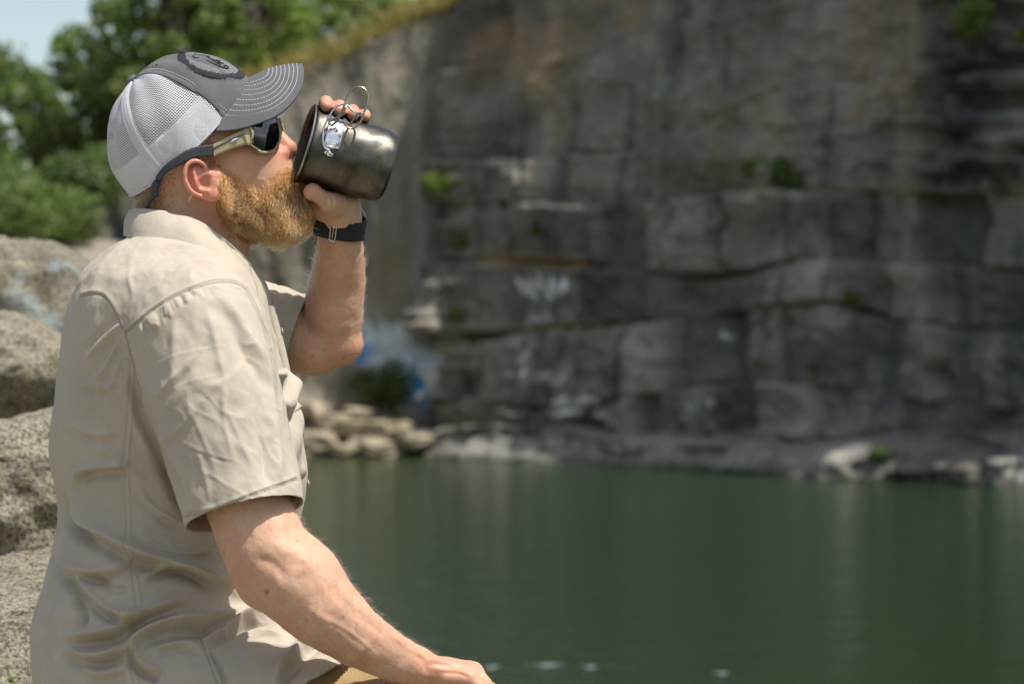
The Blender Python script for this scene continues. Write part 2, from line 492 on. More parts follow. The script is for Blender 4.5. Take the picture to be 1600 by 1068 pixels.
# head
body += [ell(X(290, 216), (.094, .077, .092), PITCH, .02),
         ell(X(254, 275), (.039, .052, .045), PITCH, .03),
         ell(X(368, 232), (.057, .061, .066), PITCH, .02),
         ell(X(383, 288), (.062, .052, .052), PITCH, .025),
         ell(X(342, 292), (.045, .061, .042), PITCH, .02),
         ell(X(431, 322), (.024, .024, .020), None, .02),
         ell(X(425, 272), (.030, .032, .028), PITCH, .015),
         ell(X(375, 262), (.050, .0625, .040), PITCH, .02),
         ell(X(403, 197), (.024, .048, .013), PITCH, .012)]
for sy in (-1, 1):
    body.append(ell(X(390, 244) + A([0, sy * .038, 0]), (.028, .020, .017), PITCH, .018))
    body.append(ell(X(412, 208) + A([.005, sy * .033, 0]), (.018, .017, .012), PITCH, .008, 'sub'))   # eye sockets
    body.append(ell(X(407, 209) + A([.0, sy * .032, 0]), (.015, .015, .013), None, .003))             # closed lids
# neck, shoulders, chest
body += [chain([X(288, 285), X(296, 350), X(292, 420)], [.060, .064, .070], .025),
         chain([X(360, 300), X(350, 380)], [.035, .035], .02)]
# nose and mouth
body += [chain([X(420, 198), X(436, 214), X(449, 232)], [.007, .0095, .0132], .009),
         ell(X(447, 245), (.009, .0055, .0045), None, .006)]
for sy in (-1, 1):
    body.append(ell(X(438, 244) + A([0, sy * .0145, 0]), (.0125, .0080, .0100), PITCH, .005))
    body.append(ell(X(446, 250) + A([0, sy * .0075, 0]), (.0065, .0036, .0045), PITCH, .002, 'sub'))
    body.append(chain([X(429, 236) + A([0, sy * .0215, 0]), X(433, 250) + A([0, sy * .022, 0])], [.0012, .0012], .004, 'sub'))
body += [ell(X(446, 270), (.010, .021, .0085), PITCH, .006),
         ell(X(449, 280), (.0085, .018, .0048), PITCH, .003),
         ell(X(451, 291), (.0090, .018, .0058), PITCH, .003)]
# ears
def ear(sy):
    def E(px, py, d): return X(px, py, M - d) * A([1, 0, 1]) + A([0, M + sy * d, 0])
    er = rotm(-55)
    k = .0025
    P = [ell(E(309, 281, .0765), (.030, .0060, .0165), rotm(-57), .006),
         ell(E(335, 288, .0725), (.016, .010, .022), None, .010)]
    hp = [(325, 272, .077), (321, 260, .0815), (311, 252.5, .0850), (299, 252.5, .0885), (290.5, 262, .0905), (289, 276, .0910), (292.5, 289, .0895), (301, 300.5, .0870), (314, 307, .0835)]
    hp = spline(hp, 24)
    P.append(chain([E(*q) for q in hp], np.r_[np.linspace(.0024, .0033, 8), np.full(8, .0033), np.linspace(.0033, .0026, 8)], .0022))
    P.append(ell(E(331, 305, .0810), (.0125, .0042, .0085), rotm(-15), .004))
    P.append(chain([E(*q) for q in spline([(303, 263, .0835), (303.5, 276, .0850), (309, 289, .0850), (320, 298, .0835)], 8)], np.full(8, .0027), .003))
    P.append(ell(E(319.5, 284, .0850), (.0090, .0080, .0110), rotm(-30), .003, 'sub'))
    P.append(chain([E(297, 262, .0905), E(296.5, 277, .0905), E(302, 291, .088)], [.0014, .0017, .0012], .002, 'sub'))
    P.append(ell(E(331.5, 283, .0785), (.0050, .0045, .0068), rotm(-30), .003))
    P.append(chain([E(325, 272, .0795), E(315, 278, .080)], [.0020, .0016], .003))
    P.append(ell(E(323.5, 299, .0835), (.0042, .0033, .0035), None, .002))
    return P
body += ear(-1) + ear(1)

# near arm, resting on the knee
armN = [(300, 490, 3.125), (345, 640, 3.07), (384, 785, 3.045), (415, 858, 3.03), (450, 902, 3.025), (502, 949, 3.03), (556, 993, 3.045), (612, 1026, 3.07), (648, 1040, 3.085)]
body.append(chain([X(*p) for p in armN], [.058, .052, .0520, .0540, .0530, .0490, .0385, .0300, .0265], .02))
body.append(ell(X(400, 905, 3.02), (.024, .024, .030), None, .018))
body.append(ell(X(480, 890, 3.03), (.040, .030, .035), rotm(-40), .02))
# near hand lying over the knee, pinky side towards the camera
HY = 3.105
body.append(chain([X(652, 1042, 3.09), X(690, 1050, HY), X(724, 1058, HY)], [.026, .030, .028], .012, flat=(A([-.18, 0, .98]), 1.5)))
body.append(chain([X(690, 1052, HY - .016), X(728, 1060, HY - .024)], [.018, .015], .01))
body.append(chain([X(690, 1048, HY + .018), X(732, 1046, HY + .022)], [.016, .013], .01))
for i, (dy, kx, kz, l) in enumerate([(-.030, 735, 1060, .92), (-.010, 741, 1052, 1.05), (.011, 741, 1048, 1.1), (.031, 736, 1047, 1.0)]):
    k = X(kx, kz, HY + dy); s = .040 * l
    p1 = k + A([.012, -.002, -.014]); p2 = k + A([.020, 0, -.040 * l]); p3 = k + A([.004, .001, -.064 * l]); 
    body.append(chain([k + A([-.03, 0, .001]), k + A([0, 0, .001]), p1, p2, p3], [.0085, .0108, .0098, .0088, .0072], .005))
body.append(chain([X(675, 1052, HY + .026), X(700, 1075, HY + .055), X(728, 1088, HY + .060), X(744, 1100, HY + .052)], [.016, .0125, .0105, .009], .008))

# far arm raised with the mug
armF = [(330, 470, 3.47), (420, 515, 3.46), (490, 537, 3.445), (520, 533, 3.44)]
body.append(chain([X(*p) for p in armF], [.058, .052, .0460, .0385], .012))
foreF = [(520, 528, 3.44), (520, 492, 3.43), (528, 440, 3.41), (531, 395, 3.385), (530, 355, 3.365), (531, 325, 3.352)]
body.append(chain([X(*p) for p in foreF], [.0390, .0435, .0390, .0338, .0295, .0265], .005))
body.append(ell(X(540, 541, 3.44), (.018, .020, .018), None, .018))
# far hand: heel and palm under / behind the mug, fingers round the back and over the top, thumb under the near side
body.append(chain([X(531, 340, 3.358), X(528, 318, 3.345), mugp(.052, 158, MUG_R0 + .021)], [.0275, .0290, .026], .012))
body.append(ell(mugp(.046, 140, MUG_R0 + .016), (.036, .022, .030), rotm(-16), .012))
body.append(chain([X(534, 326, 3.345), X(524, 320, 3.318), X(512, 316, 3.298)], [.021, .018, .0140], .008))
thumb = [X(516, 317, 3.302), X(503, 309, 3.287), X(496, 304, 3.283), X(488, 300, 3.281)]
body.append(chain(thumb, [.0138, .0104, .0110, .0122], .003))
for i, (ax, tip, r) in enumerate([(.013, -25, .0100), (.0325, -27, .0104), (.0515, -25, .0101), (.069, -14, .0090)]):
    an = [142, 112, 80, 50, 28, tip * .35, tip]
    rr = [MUG_R0 + .014, MUG_R0 + .012, MUG_R0 + .0105, MUG_R0 + .0108, MUG_R0 + .0093, MUG_R0 + .0086, MUG_R0 + .0074]
    tap = MUG_R1 - MUG_R0
    ff = [mugp(ax + .012 * (max(a, -10) / 90.0), a, r_ + tap * (ax / MUG_L)) for a, r_ in zip(an, rr)]
    body.append(chain(ff, [r * 1.15, r * 1.12, r, r * 1.06, r * .95, r * .96, r * .82], .0035))
# trunk under the clothes
body.append(ell(X(262, 570), (.13, .15, .15), None, .03)); body.append(ell(X(265, 800), (.15, .14, .22), None, .06))
body.append(ell(X(250, 1080), (.15, .15, .14), None, .05))

BV, BF = sdf_mesh(body, 0.00175)
BV = laplace(BV, BF, 2, 0.45)
bpx, bpy_ = to_px(BV)
BN = vnormals(BV, BF)
# skin detail: wrinkles at the wrist, tendons, knuckle creases
near = BV[:, 1] < 3.16
BV = BV + BN * (0.0009 * fbm(BV, 45, 3, 3) * (BV[:, 2] < 2.22))[:, None]
arm_strokes = [([(560, 935), (600, 975), (648, 1012)], 9, .0016), ([(470, 935), (540, 1000), (610, 1040)], 10, .0022), ([(500, 905), (560, 960), (620, 1003)], 8, -.0016),
   ([(395, 870), (425, 880), (452, 905)], 8, -.0020), ([(410, 850), (470, 870), (520, 920)], 14, .0022), ([(660, 1030), (700, 1033), (735, 1040)], 4, .0013), ([(665, 1042), (700, 1046), (735, 1052)], 4, .0013),
   ([(650, 1018), (662, 1035), (668, 1055)], 4, -.0012), ([(676, 1030), (700, 1036), (722, 1036)], 3, .0016), ([(690, 1052), (712, 1050), (735, 1058)], 3, -.0016), ([(600, 985), (640, 1012), (672, 1028), (700, 1030)], 4, .0014), ([(500, 960), (545, 985), (590, 1022)], 4, .0012), ([(728, 1030), (738, 1034), (746, 1042)], 4, .002), ([(742, 1036), (750, 1046), (752, 1058)], 2.2, -.0014), ([(505, 300), (512, 310), (510, 325)], 2.2, -.0012), ([(514, 302), (521, 313), (519, 330)], 2.2, -.0012), ([(523, 305), (530, 316), (528, 333)], 2.2, -.0010),
   ([(465, 525), (490, 545), (530, 545)], 6, -.001)]
BV = BV + BN * sculpt(BV, BN, arm_strokes)[:, None]
man = mesh_obj('person', BV, BF, MAT['skin'])
setp(man, 'bearded man in tan shirt and khaki trousers, sitting in profile and drinking', 'person')

# painted skin attributes
def fattr(o, name, vals):
    a = o.data.attributes.new(name, 'FLOAT', 'POINT'); a.data.foreach_set('value', np.asarray(vals, np.float32))
def blob(px, py, r, c=(0, 0)): return np.exp(-((bpx - px)**2 + (bpy_ - py)**2) / r**2)
ppx = 800 + F * BV[:, 0] / M; ppy = 534 - F * (BV[:, 2] - CZ) / M       # profile coordinates, same both sides
def pb(px, py, r): return np.exp(-((ppx - px)**2 + (ppy - py)**2) / r**2)
red = 1.15 * pb(448, 235, 16) + 0.95 * (((np.abs(BV[:, 1] - M) > .074) & (ppy > 240) & (ppy < 320) & (ppx > 275) & (ppx < 352)) * 1.0) \
    + 0.5 * pb(395, 250, 25) + 0.55 * blob(385, 895, 22) + 0.35 * blob(748, 1040, 14) + 0.5 * blob(330, 350, 40) + .75 * blob(535, 182, 45) + .35 * blob(545, 545, 25) + .45 * blob(484, 298, 14) + .35 * blob(700, 1045, 60)
fattr(man, 'red', np.clip(red, 0, 1.2))
mole = np.zeros(len(BV)); nearm = (BN[:, 1] < 0) * 1.0
for mx_, my_, mr, ms in [(417, 924, 4.2, .85), (393, 836, 3.0, .5), (463, 845, 2.6, .45), (473, 878, 2.4, .45), (425, 829, 2.2, .3), (537, 558, 3, .4), (394, 882, 1.5, .4)]:
    mole += ms * np.exp(-((bpx - mx_)**2 + (bpy_ - my_)**2) / mr**2) * nearm
fattr(man, 'mole', np.clip(mole, 0, 1))

CROP = [(170, 320), (165, 180), (230, 95), (330, 95), (390, 140), (345, 188), (300, 228), (285, 250), (262, 290), (225, 345), (200, 345)]
fattr(man, 'cropped', np.where((np.abs(BV[:, 1] - M) < .10) & inpoly(ppx, ppy, CROP) & (ppy < 350), 1.0 - .25 * smooth01(ppy, 300, 335), 0.0))

def strands(name, P, rad, mat, parent):
    n, k, _ = P.shape
    cu = bpy.data.hair_curves.new(name); cu.add_curves([k] * n)
    cu.attributes['position'].data.foreach_set('vector', P.astype(np.float32).ravel())
    ra = cu.attributes.get('radius') or cu.attributes.new('radius', 'FLOAT', 'POINT')
    tt = np.linspace(0, 1, k); R = (rad * (1 - 0.75 * tt**2))[None].repeat(n, 0)
    ra.data.foreach_set('value', R.astype(np.float32).ravel())
    cu.materials.append(mat)
    o = bpy.data.objects.new(name, cu); COL.objects.link(o)
    if parent is not None: attach(o, parent)
    return o

fc = BV[BF].mean(1); fn = np.cross(BV[BF[:, 2]] - BV[BF[:, 0]], BV[BF[:, 3]] - BV[BF[:, 1]]); fa = np.linalg.norm(fn, axis=1); fn = fn / fa[:, None]
fpx = 800 + F * fc[:, 0] / M; fpy = 534 - F * (fc[:, 2] - CZ) / M
def scatter(mask, n):
    ids = np.flatnonzero(mask); p = fa[ids] / fa[ids].sum(); s = RNG.choice(ids, n, p=p)
    w = RNG.dirichlet((1, 1, 1, 1), n); return s, (BV[BF[s]] * w[:, :, None]).sum(1), fn[s]
def unit(v): return v / (np.linalg.norm(v, axis=-1, keepdims=True) + 1e-12)
def grow(root, nrm, flow, length, lift, curl, k=9, freq=2.2, clump=None, cl=0.0):
    """strands that leave the skin and bend into the flow, with their own wave"""
    n = len(root); d0 = unit(nrm * np.reshape(lift, (-1, 1)) + flow); t = np.linspace(0, 1, k)
    a = RNG.normal(size=(n, 3)); a = unit(np.cross(flow, a)); b = np.cross(flow, a); ph = RNG.uniform(0, 6.28, n); fq = RNG.uniform(.7, 1.3, n) * freq
    fl = unit(flow + 0.22 * RNG.normal(size=(n, 3)))
    P = np.zeros((n, k, 3)); P[:, 0] = root - nrm * .001; st = (length / (k - 1))[:, None]
    for i in range(1, k):
        w = smooth01(np.full(1, t[i]), 0, .6)[0]; P[:, i] = P[:, i - 1] + unit(d0 * (1 - w) + fl * w) * st
    for i in range(1, k):
        an = ph + fq * 6.28 * t[i]; am = (curl * min(1, t[i] * 2.0))[:, None]
        P[:, i] += a * np.cos(an)[:, None] * am + b * np.sin(an)[:, None] * am
    if clump is not None:
        for i in range(1, k): P[:, i] = P[:, i] * (1 - cl * t[i]) + P[clump, i] * cl * t[i]
    return P

headm = (np.abs(fc[:, 1] - M) < .088)
notear = ~((np.abs(fc[:, 1] - M) > .0735) & (fpx > 278) & (fpx < 352) & (fpy > 240) & (fpy < 325))
BEARD = [(330, 228), (343, 230), (352, 243), (366, 264), (388, 282), (408, 286), (426, 276), (438, 262), (444, 258), (462, 262), (466, 276), (470, 284), (466, 300), (480, 310), (474, 345), (440, 362), (392, 372), (376, 392), (352, 372), (343, 345), (345, 312), (349, 290), (338, 262)]
bm = headm & notear & inpoly(fpx, fpy, BEARD) & ~((fpx > 452) & (fpy > 275) & (fpy < 298) & (np.abs(fc[:, 1] - M) < .018))
N1 = 24000
s, r, nn = scatter(bm, N1)
rx = 800 + F * r[:, 0] / M; ry = 534 - F * (r[:, 2] - CZ) / M; rdy = r[:, 1] - M
edge, _, _ = polydist(rx, ry, [(343, 230), (352, 243), (366, 264), (388, 282), (408, 286), (426, 276), (438, 262), (444, 258)])
keep = RNG.random(N1) < np.clip((edge / 34.0)**1.3 + 0.06, 0, 1)
s, r, nn, rx, ry, rdy, edge = [q[keep] for q in (s, r, nn, rx, ry, rdy, edge)]
chin = smooth01(rx, 375, 440) * smooth01(ry, 285, 325)
mous = (ry < 284) & (rx > 435)
ln = .009 + .018 * smooth01(ry, 245, 310) + .021 * chin
ln = np.where(mous, .017, ln); under = smooth01(ry, 345, 365); ln = ln * (1 - .50 * under)
ln *= RNG.uniform(.65, 1.15, len(r))
ln *= np.clip(edge / 14.0 + .35, .35, 1)
flow = np.stack([.35 + .35 * smooth01(rx, 360, 430), .55 * np.sign(rdy) * smooth01(np.abs(rdy), .01, .05) * .5, -.95 + 0 * rx], -1)
flow[mous] = np.stack([.40 + 0 * rx[mous], np.sign(rdy[mous]) * .75, -.75 + 0 * rx[mous]], -1)
flow = unit(flow)
nvec = fbm(np.c_[r[:, 0], r[:, 1], r[:, 2]], 60, 2, 11); nv2 = fbm(r, 60, 2, 31); nv3 = fbm(r, 60, 2, 51)
flow = unit(flow + .55 * np.stack([nvec, nv2, nv3], -1))
ncl = 900; cen = RNG.choice(len(r), ncl, replace=False)
clump = cen[np.array([np.argmin(((r[cen] - q)**2).sum(1)) for q in r])]
thick = RNG.random(len(r)) < .36
cu_ = .0016 + .0018 * chin * RNG.random(len(r)) + .0010 * thick
BP = grow(r, nn, flow, ln * (1 + .12 * thick), .60 + .1 * chin, cu_, 11, 2.1, clump, .34)
def envelope(P):
    x = 800 + F * P[..., 0] / M; y = 534 - F * (P[..., 2] - CZ) / M; j = (RNG.normal(0, 3.0, P.shape[0]) + 22 * (RNG.random(P.shape[0]) < .04) + 3.5 * vnoise(P[:, 0], 90, 5))[:, None]
    xm = np.interp(y, [250, 262, 275, 286, 300, 311, 336, 357, 379, 388, 398], [446, 452, 457, 458, 467, 477, 487, 483, 462, 443, 415]) + j - 70 * np.abs(P[..., 1] - M)
    e = x - xm; x2 = np.where(e > 0, xm + .22 * e, x)
    ym = np.interp(x2, [340, 350, 366, 391, 412, 443, 462, 484, 490], [322, 332, 352, 374, 387, 390, 382, 358, 338]) + j; e = y - ym; y2 = np.where(e > 0, ym + .22 * e, y)
    P = P.copy(); P[..., 0] = (x2 - 800) * M / F; P[..., 2] = CZ + (534 - y2) * M / F; return P
BP = envelope(BP)
beard = strands('beard', BP[~thick], 0.00016, MAT['beard'], man)
strands('beard_wisps', BP[thick], 0.00034, MAT['beard_light'], beard)
beard['label'] = 'full ginger beard and moustache'

# hair: nape and sides below the cap, short fair stubble at the temple
NAPE = [(204, 324), (225, 308), (250, 284), (280, 262), (290, 256), (284, 290), (292, 312), (280, 335), (255, 352), (214, 352), (206, 325)]
s, r, nn = scatter(headm & notear & inpoly(fpx, fpy, NAPE), 14000)
fl = unit(np.tile([-.25, 0, -.95], (len(r), 1)) + .25 * RNG.normal(size=(len(r), 3)))
rx = 800 + F * r[:, 0] / M
hair = strands('hair', grow(r, nn, fl, RNG.uniform(.006, .012, len(r)) * (1 - .5 * smooth01(rx, 240, 285)), .18, np.full(len(r), .0004), 5), .00017, MAT['hair'], man)
SCALP = [(180, 300), (175, 200), (220, 120), (300, 110), (370, 150), (340, 185), (245, 262), (215, 300)]
s, r, nn = scatter(headm & inpoly(fpx, fpy, SCALP), 9000)
fl = unit(np.tile([-.5, 0, -.5], (len(r), 1)) + .4 * RNG.normal(size=(len(r), 3)))
strands('hair', grow(r, nn, fl, RNG.uniform(.004, .008, len(r)), .1, np.full(len(r), .0004), 4), .00030, MAT['hair'], man)
TEMP = [(285, 250), (300, 232), (340, 190), (352, 200), (340, 220), (346, 245), (352, 262), (342, 262), (334, 240), (310, 240)]
s, r, nn = scatter(headm & notear & inpoly(fpx, fpy, TEMP), 3200)
fl = unit(np.tile([.1, 0, -.95], (len(r), 1)) + .25 * RNG.normal(size=(len(r), 3)))
strands('hair', grow(r, nn, fl, RNG.uniform(.004, .009, len(r)), .25, np.full(len(r), .0003), 5), .00014, MAT['beard'], man)
# arm hair
am = ((fpy > 760) & (fc[:, 1] < 3.16) & (fpx < 690) & (fpx > 320)) | ((fc[:, 1] > 3.34) & (fpy > 385) & (fpy < 590) & (fpx > 440))
s, r, nn = scatter(am, 6500)
fl = np.where((r[:, 1] < 3.2)[:, None], A([[.75, 0, -.45]]), A([[.05, 0, .8]])) + .35 * RNG.normal(size=(len(r), 3))
strands('arm_hair', grow(r, nn, unit(fl), RNG.uniform(.006, .016, len(r)), .55, np.full(len(r), .0009), 6), .00010, MAT['armhair'], man)

# ------------------------------------------------------------------ shirt
def lv(py, b, f, hw):
    p = X(b, py); q = X(f, py); return (p[2], p[0], q[0], hw)
trunk = loft([lv(358, 212, 352, .072), lv(374, 200, 366, .095), lv(395, 168, 384, .130), lv(425, 141, 402, .168), lv(462, 124, 418, .195), (*lv(520, 109, 432, .203),), lv(600, 97, 452, .200),
              lv(690, 85, 468, .188), lv(750, 90, 471, .180), lv(805, 95, 462, .178), lv(855, 86, 448, .182), lv(910, 72, 438, .188), lv(965, 57, 430, .198), lv(1000, 58, 428, .200), lv(1040, 68, 425, .205), lv(1100, 74, 420, .21), lv(1200, 85, 400, .21)], M, 2.25)
hemN = X(386, 806, 3.040); axN = unit(X(386, 806, 3.040) - X(322, 520, 3.105))
hemF = X(470, 530, 3.45); axF = unit(X(470, 530, 3.45) - X(380, 505, 3.46))
shirt_prims = [trunk,
    ell(X(302, 500, 3.150), (.088, .075, .072), rotm(-12), .035),
    chain([X(310, 525, 3.118), X(345, 650, 3.075), X(390, 822, 3.034)], [.0905, .0840, .0740], .014),
    ell(X(300, 490, 3.450), (.088, .075, .072), None, .035),
    chain([X(330, 500, 3.46), X(420, 515, 3.458), X(520, 545, 3.445)], [.075, .066, .056], .014),
    ell(X(250, 1110, 3.23), (.16, .14, .14), None, .04),
    chain([X(300, 1100, 3.18), X(420, 1115, 3.15), X(530, 1135, 3.14)], [.115, .110, .100], .035),
    chain([X(350, 985, 3.22), X(420, 1015, 3.19), X(480, 1065, 3.16)], [.055, .055, .050], .03),
    chain([X(300, 1100, 3.42), X(420, 1120, 3.45), X(520, 1150, 3.46)], [.115, .108, .100], .035)]
SV, SF = sdf_mesh(shirt_prims, 0.0024)
SV = laplace(SV, SF, 2, .5)
SN = vnormals(SV, SF)
# opened hems
def side(V, h, ax): return (V - h) @ ax
def offaxis(V, h, ax): v = V - h; return np.linalg.norm(v - np.outer(v @ ax, ax), axis=1)
cF = SV[SF].mean(1)
cut = (side(cF, hemN, axN) > 0) & (side(cF, hemN, axN) < .11) & (offaxis(cF, hemN, axN) < .086) & (cF[:, 1] < 3.116 - .2 * side(cF, hemN, axN))
cut |= (side(cF, hemF, axF) > 0) & (offaxis(cF, hemF, axF) < .09) & (cF[:, 1] > 3.36) & (cF[:, 0] > X(425, 0, 3.45)[0])
hx = 800 + F * cF[:, 0] / cF[:, 1]; hz = 534 - F * (cF[:, 2] - CZ) / cF[:, 1]
cut |= (hz > 1015) & (hx > 522 - (hz - 1040) * 1.6) & (cF[:, 0] > -.4)
SF = SF[~cut]
used_, inv = np.unique(SF, return_inverse=True); SV = SV[used_]; SN = SN[used_]; SF = inv.reshape(SF.shape)
E_ = np.sort(np.vstack([SF[:, [0, 1]], SF[:, [1, 2]], SF[:, [2, 3]], SF[:, [3, 0]]]), 1)
ue, ce = np.unique(E_, axis=0, return_counts=True); bv = np.unique(ue[ce == 1])
for h_, a_, near_ in ((hemN, axN, True), (hemF, axF, False)):
    sd = side(SV, h_, a_); m_ = np.zeros(len(SV), bool); m_[bv] = True
    m_ &= (np.abs(sd) < .012) & (offaxis(SV, h_, a_) < .12) & ((SV[:, 1] < 3.125) if near_ else (SV[:, 1] > 3.36))
    SV[m_] -= np.outer(sd[m_] + .0022, a_)
spx, spy = to_px(SV)
# soft random drape
dr = .0035 * fbm(SV * A([1, 1, .55]), 9, 3, 5) + .0011 * fbm(SV @ rotm(35) * A([1, 1, .4]), 34, 3, 9)
low = smooth01(spy, 700, 1000)
dr += low * .003 * fbm(SV @ rotm(-20) * A([.5, 1, 1.6]), 16, 3, 21)
def ridged(P, sc, seed): n_ = vnoise(P, sc, seed); return np.exp(-(n_ / .16)**2)
msk_ = smooth01(fbm(SV, 7, 2, 77), -.25, .5)
dr += .0016 * (ridged(SV @ rotm(28) * A([1, 1, .35]), 26, 201) * msk_ + ridged(SV @ rotm(-38) * A([1, 1, .4]), 30, 203) * smooth01(fbm(SV, 6, 2, 79), -.2, .5))
dr += .0012 * low * ridged(SV @ rotm(70) * A([1, 1, .35]), 34, 207) + .0008 * fbm(SV @ rotm(25) * A([1, 1, .5]), 75, 2, 209) + .0009 * ridged(SV @ rotm(55) * A([1, 1, .4]), 55, 211) * smooth01(fbm(SV, 9, 2, 83), -.1, .5)
SV = SV + SN * dr[:, None]
folds = [
 # big drape folds gathering at the waist
 ([(104, 742), (112, 775), (135, 808), (170, 838), (205, 856), (265, 873), (330, 895), (395, 915)], 10, 0.0149, 'f'),
 ([(112, 760), (128, 741), (155, 731), (205, 722)], 7, 0.0081, 'f'),
 ([(92, 850), (112, 885), (140, 894), (175, 884), (205, 866)], 8, 0.0108, 'f'),
 ([(100, 880), (120, 905), (155, 937), (205, 957), (240, 950)], 8, 0.0108, 'f'),
 ([(88, 1000), (135, 992), (180, 978), (212, 958), (262, 945), (310, 935)], 8, 0.0115, 'f'),
 ([(98, 1008), (125, 1022), (160, 1022), (200, 1006)], 7, 0.0095, 'f'),
 ([(196, 1010), (215, 988), (262, 968), (330, 963), (415, 958)], 9, 0.0121, 'f'),
 ([(220, 905), (250, 889), (290, 884), (325, 895), (350, 915)], 7, 0.0095, 'f'),
 ([(320, 1003), (345, 982), (380, 968), (425, 955)], 6, 0.0108, 'f'),
 ([(300, 985), (350, 968), (420, 950)], 4, -0.0054),
 ([(425, 1060), (445, 1032), (480, 1005), (500, 990)], 8, 0.0108, 'f'),
 ([(215, 1000), (225, 1030), (260, 1050)], 7, 0.0095, 'f'),
 ([(330, 1010), (345, 1040), (350, 1075)], 5, -0.0054),
 ([(150, 690), (190, 720), (235, 760)], 8, 0.0041), ([(235, 700), (262, 745), (290, 790)], 8, -0.0054),
 ([(140, 900), (175, 915), (205, 915)], 7, -0.0081), ([(110, 930), (130, 965), (120, 990)], 8, -0.0081),
 ([(118, 590), (150, 600), (190, 590)], 5, .0030, 'f'), ([(100, 660), (140, 680), (190, 672)], 6, .0035, 'f'), ([(215, 760), (245, 790), (290, 815)], 5, .0040, 'f'), ([(210, 830), (250, 850), (300, 862), (345, 858)], 5, .0040, 'f'), ([(125, 1040), (160, 1052), (205, 1040)], 6, .0045, 'f'), ([(240, 1010), (290, 1000), (325, 1012)], 5, .004, 'f'), ([(360, 1000), (400, 985), (450, 990)], 5, .004, 'f'),
 # back and armhole
 ([(196, 500), (165, 525), (128, 560)], 6, .0045, 'f'), ([(192, 525), (165, 565), (135, 600)], 6, .004, 'f'), ([(200, 545), (178, 580), (165, 630)], 6, .004, 'f'),
 ([(208, 560), (214, 610), (232, 665), (262, 745), (292, 815)], 7, -.010), ([(205, 610), (216, 660), (240, 720)], 6, .004),
 ([(135, 440), (165, 408), (200, 384)], 8, .004, 'f'), ([(215, 402), (250, 385), (300, 388), (345, 410)], 7, .004, 'f'), ([(150, 430), (210, 430), (280, 410)], 10, .003),
 # sleeve creases
 ([(214, 582), (262, 560), (307, 547), (358, 540)], 1.8, .0006), ([(244, 620), (300, 597), (362, 583)], 1.8, .0005), ([(215, 640), (262, 600), (300, 560), (330, 500)], 6, .0022, 'f'), ([(235, 700), (290, 660), (335, 600)], 6, .002, 'f'),
 ([(375, 485), (400, 545), (432, 612)], 8, .004, 'f'), ([(345, 455), (385, 520), (420, 570)], 9, .004, 'f'), ([(212, 572), (226, 598), (240, 622)], 3.5, .003, 'f'),
 ([(256, 668), (295, 700), (380, 728)], 2.2, .0008, 'f'), ([(356, 585), (350, 650), (365, 730)], 5, .002), ([(300, 700), (320, 760), (328, 800)], 4, .0015),
 ([(270, 500), (268, 560), (275, 620)], 8, .003), ([(320, 480), (335, 530), (352, 590)], 7, .003), ([(415, 600), (430, 680), (442, 760)], 10, .004, 'f'),
 ([(395, 640), (410, 700), (420, 765)], 6, -.002),
 # front drape by the placket
 ([(425, 500), (440, 560), (455, 640)], 6, -.003)]
rr_ = random.Random(3)
shoulder_seam = [(196, 520), (214, 506), (232, 490), (252, 476), (285, 458), (330, 443), (362, 442), (385, 452)]
sp = spline(shoulder_seam, 34)
for i in range(1, 33):      # puckers where the sleeve is gathered
    x_, y_ = sp[i]; L_ = rr_.uniform(9, 26) * (1.3 if i < 18 else .8)
    folds.append(([(x_, y_ + 2), (x_ + rr_.uniform(2, 5), y_ + L_ * .5), (x_ + rr_.uniform(3, 8), y_ + L_)], rr_.uniform(2.0, 3.4), rr_.uniform(.0008, .0022) * rr_.choice((1, 1, -1))))
seams = {'yoke': [(128, 463), (148, 459), (165, 465), (180, 487), (196, 520)], 'shoulder': shoulder_seam,
         'armhole': [(196, 520), (206, 560), (218, 610)], 'side': [(203, 560), (200, 640), (193, 720), (196, 800), (200, 870), (212, 940), (203, 985), (200, 1030), (212, 1075)],
         'front': [(385, 452), (408, 500), (426, 560), (434, 620)], 'hip': [(310, 985), (322, 1020), (340, 1070)],
         'hem': [(289, 806), (330, 798), (383, 778), (425, 763), (466, 748)], }
seam_strokes = []
for k_, sm_ in seams.items():
    seam_strokes.append((sm_, 1.6, -.0010 if k_ == 'side' else -.0015, 's')); seam_strokes.append(([(x + (7 if k_ in ('side', 'hip') else 0), y + (0 if k_ in ('side', 'hip') else -5)) for x, y in sm_], 3.2, .0009, 's'))
brk = (1 + .45 * smooth01(spy, 640, 760)) * (1 + .45 * fbm(SV, 22, 2, 301))
jog = A([.006, 0, .006]) * np.stack([vnoise(SV, 16, 311), 0 * brk, vnoise(SV, 16, 313)], 1)
SV = SV + SN * (sculpt(SV + jog, SN, folds) * brk + sculpt(SV, SN, seam_strokes))[:, None]
shirt = mesh_obj('shirt', SV, SF, MAT['shirt'], man)
dark = np.zeros(len(SV)); fcs = smooth01(-SN[:, 1], 0, .3)
for k_, sm_ in seams.items():
    d, t, _ = polydist(spx, spy, spline(sm_, 30)); dark = np.maximum(dark, np.exp(-(d / 1.5)**2) * fcs * (.55 if k_ == 'side' else 1))
fattr(shirt, 'seam', dark)
solidify(shirt, .0016)
shirt['label'] = 'tan short-sleeved work shirt'
sbv = BVHTree.FromPolygons([Vector(v) for v in SV], [tuple(f) for f in SF.tolist()])
def onshirt(px, py, lift=.0006):
    d = Vector(W(px, py, 1.0) - A([0, 0, CZ])).normalized(); h = sbv.ray_cast(Vector((0, 0, CZ)), d)
    if h[0] is None: return None
    n = h[1] if h[1].dot(d) < 0 else -h[1]
    return np.array(h[0] + n * lift)
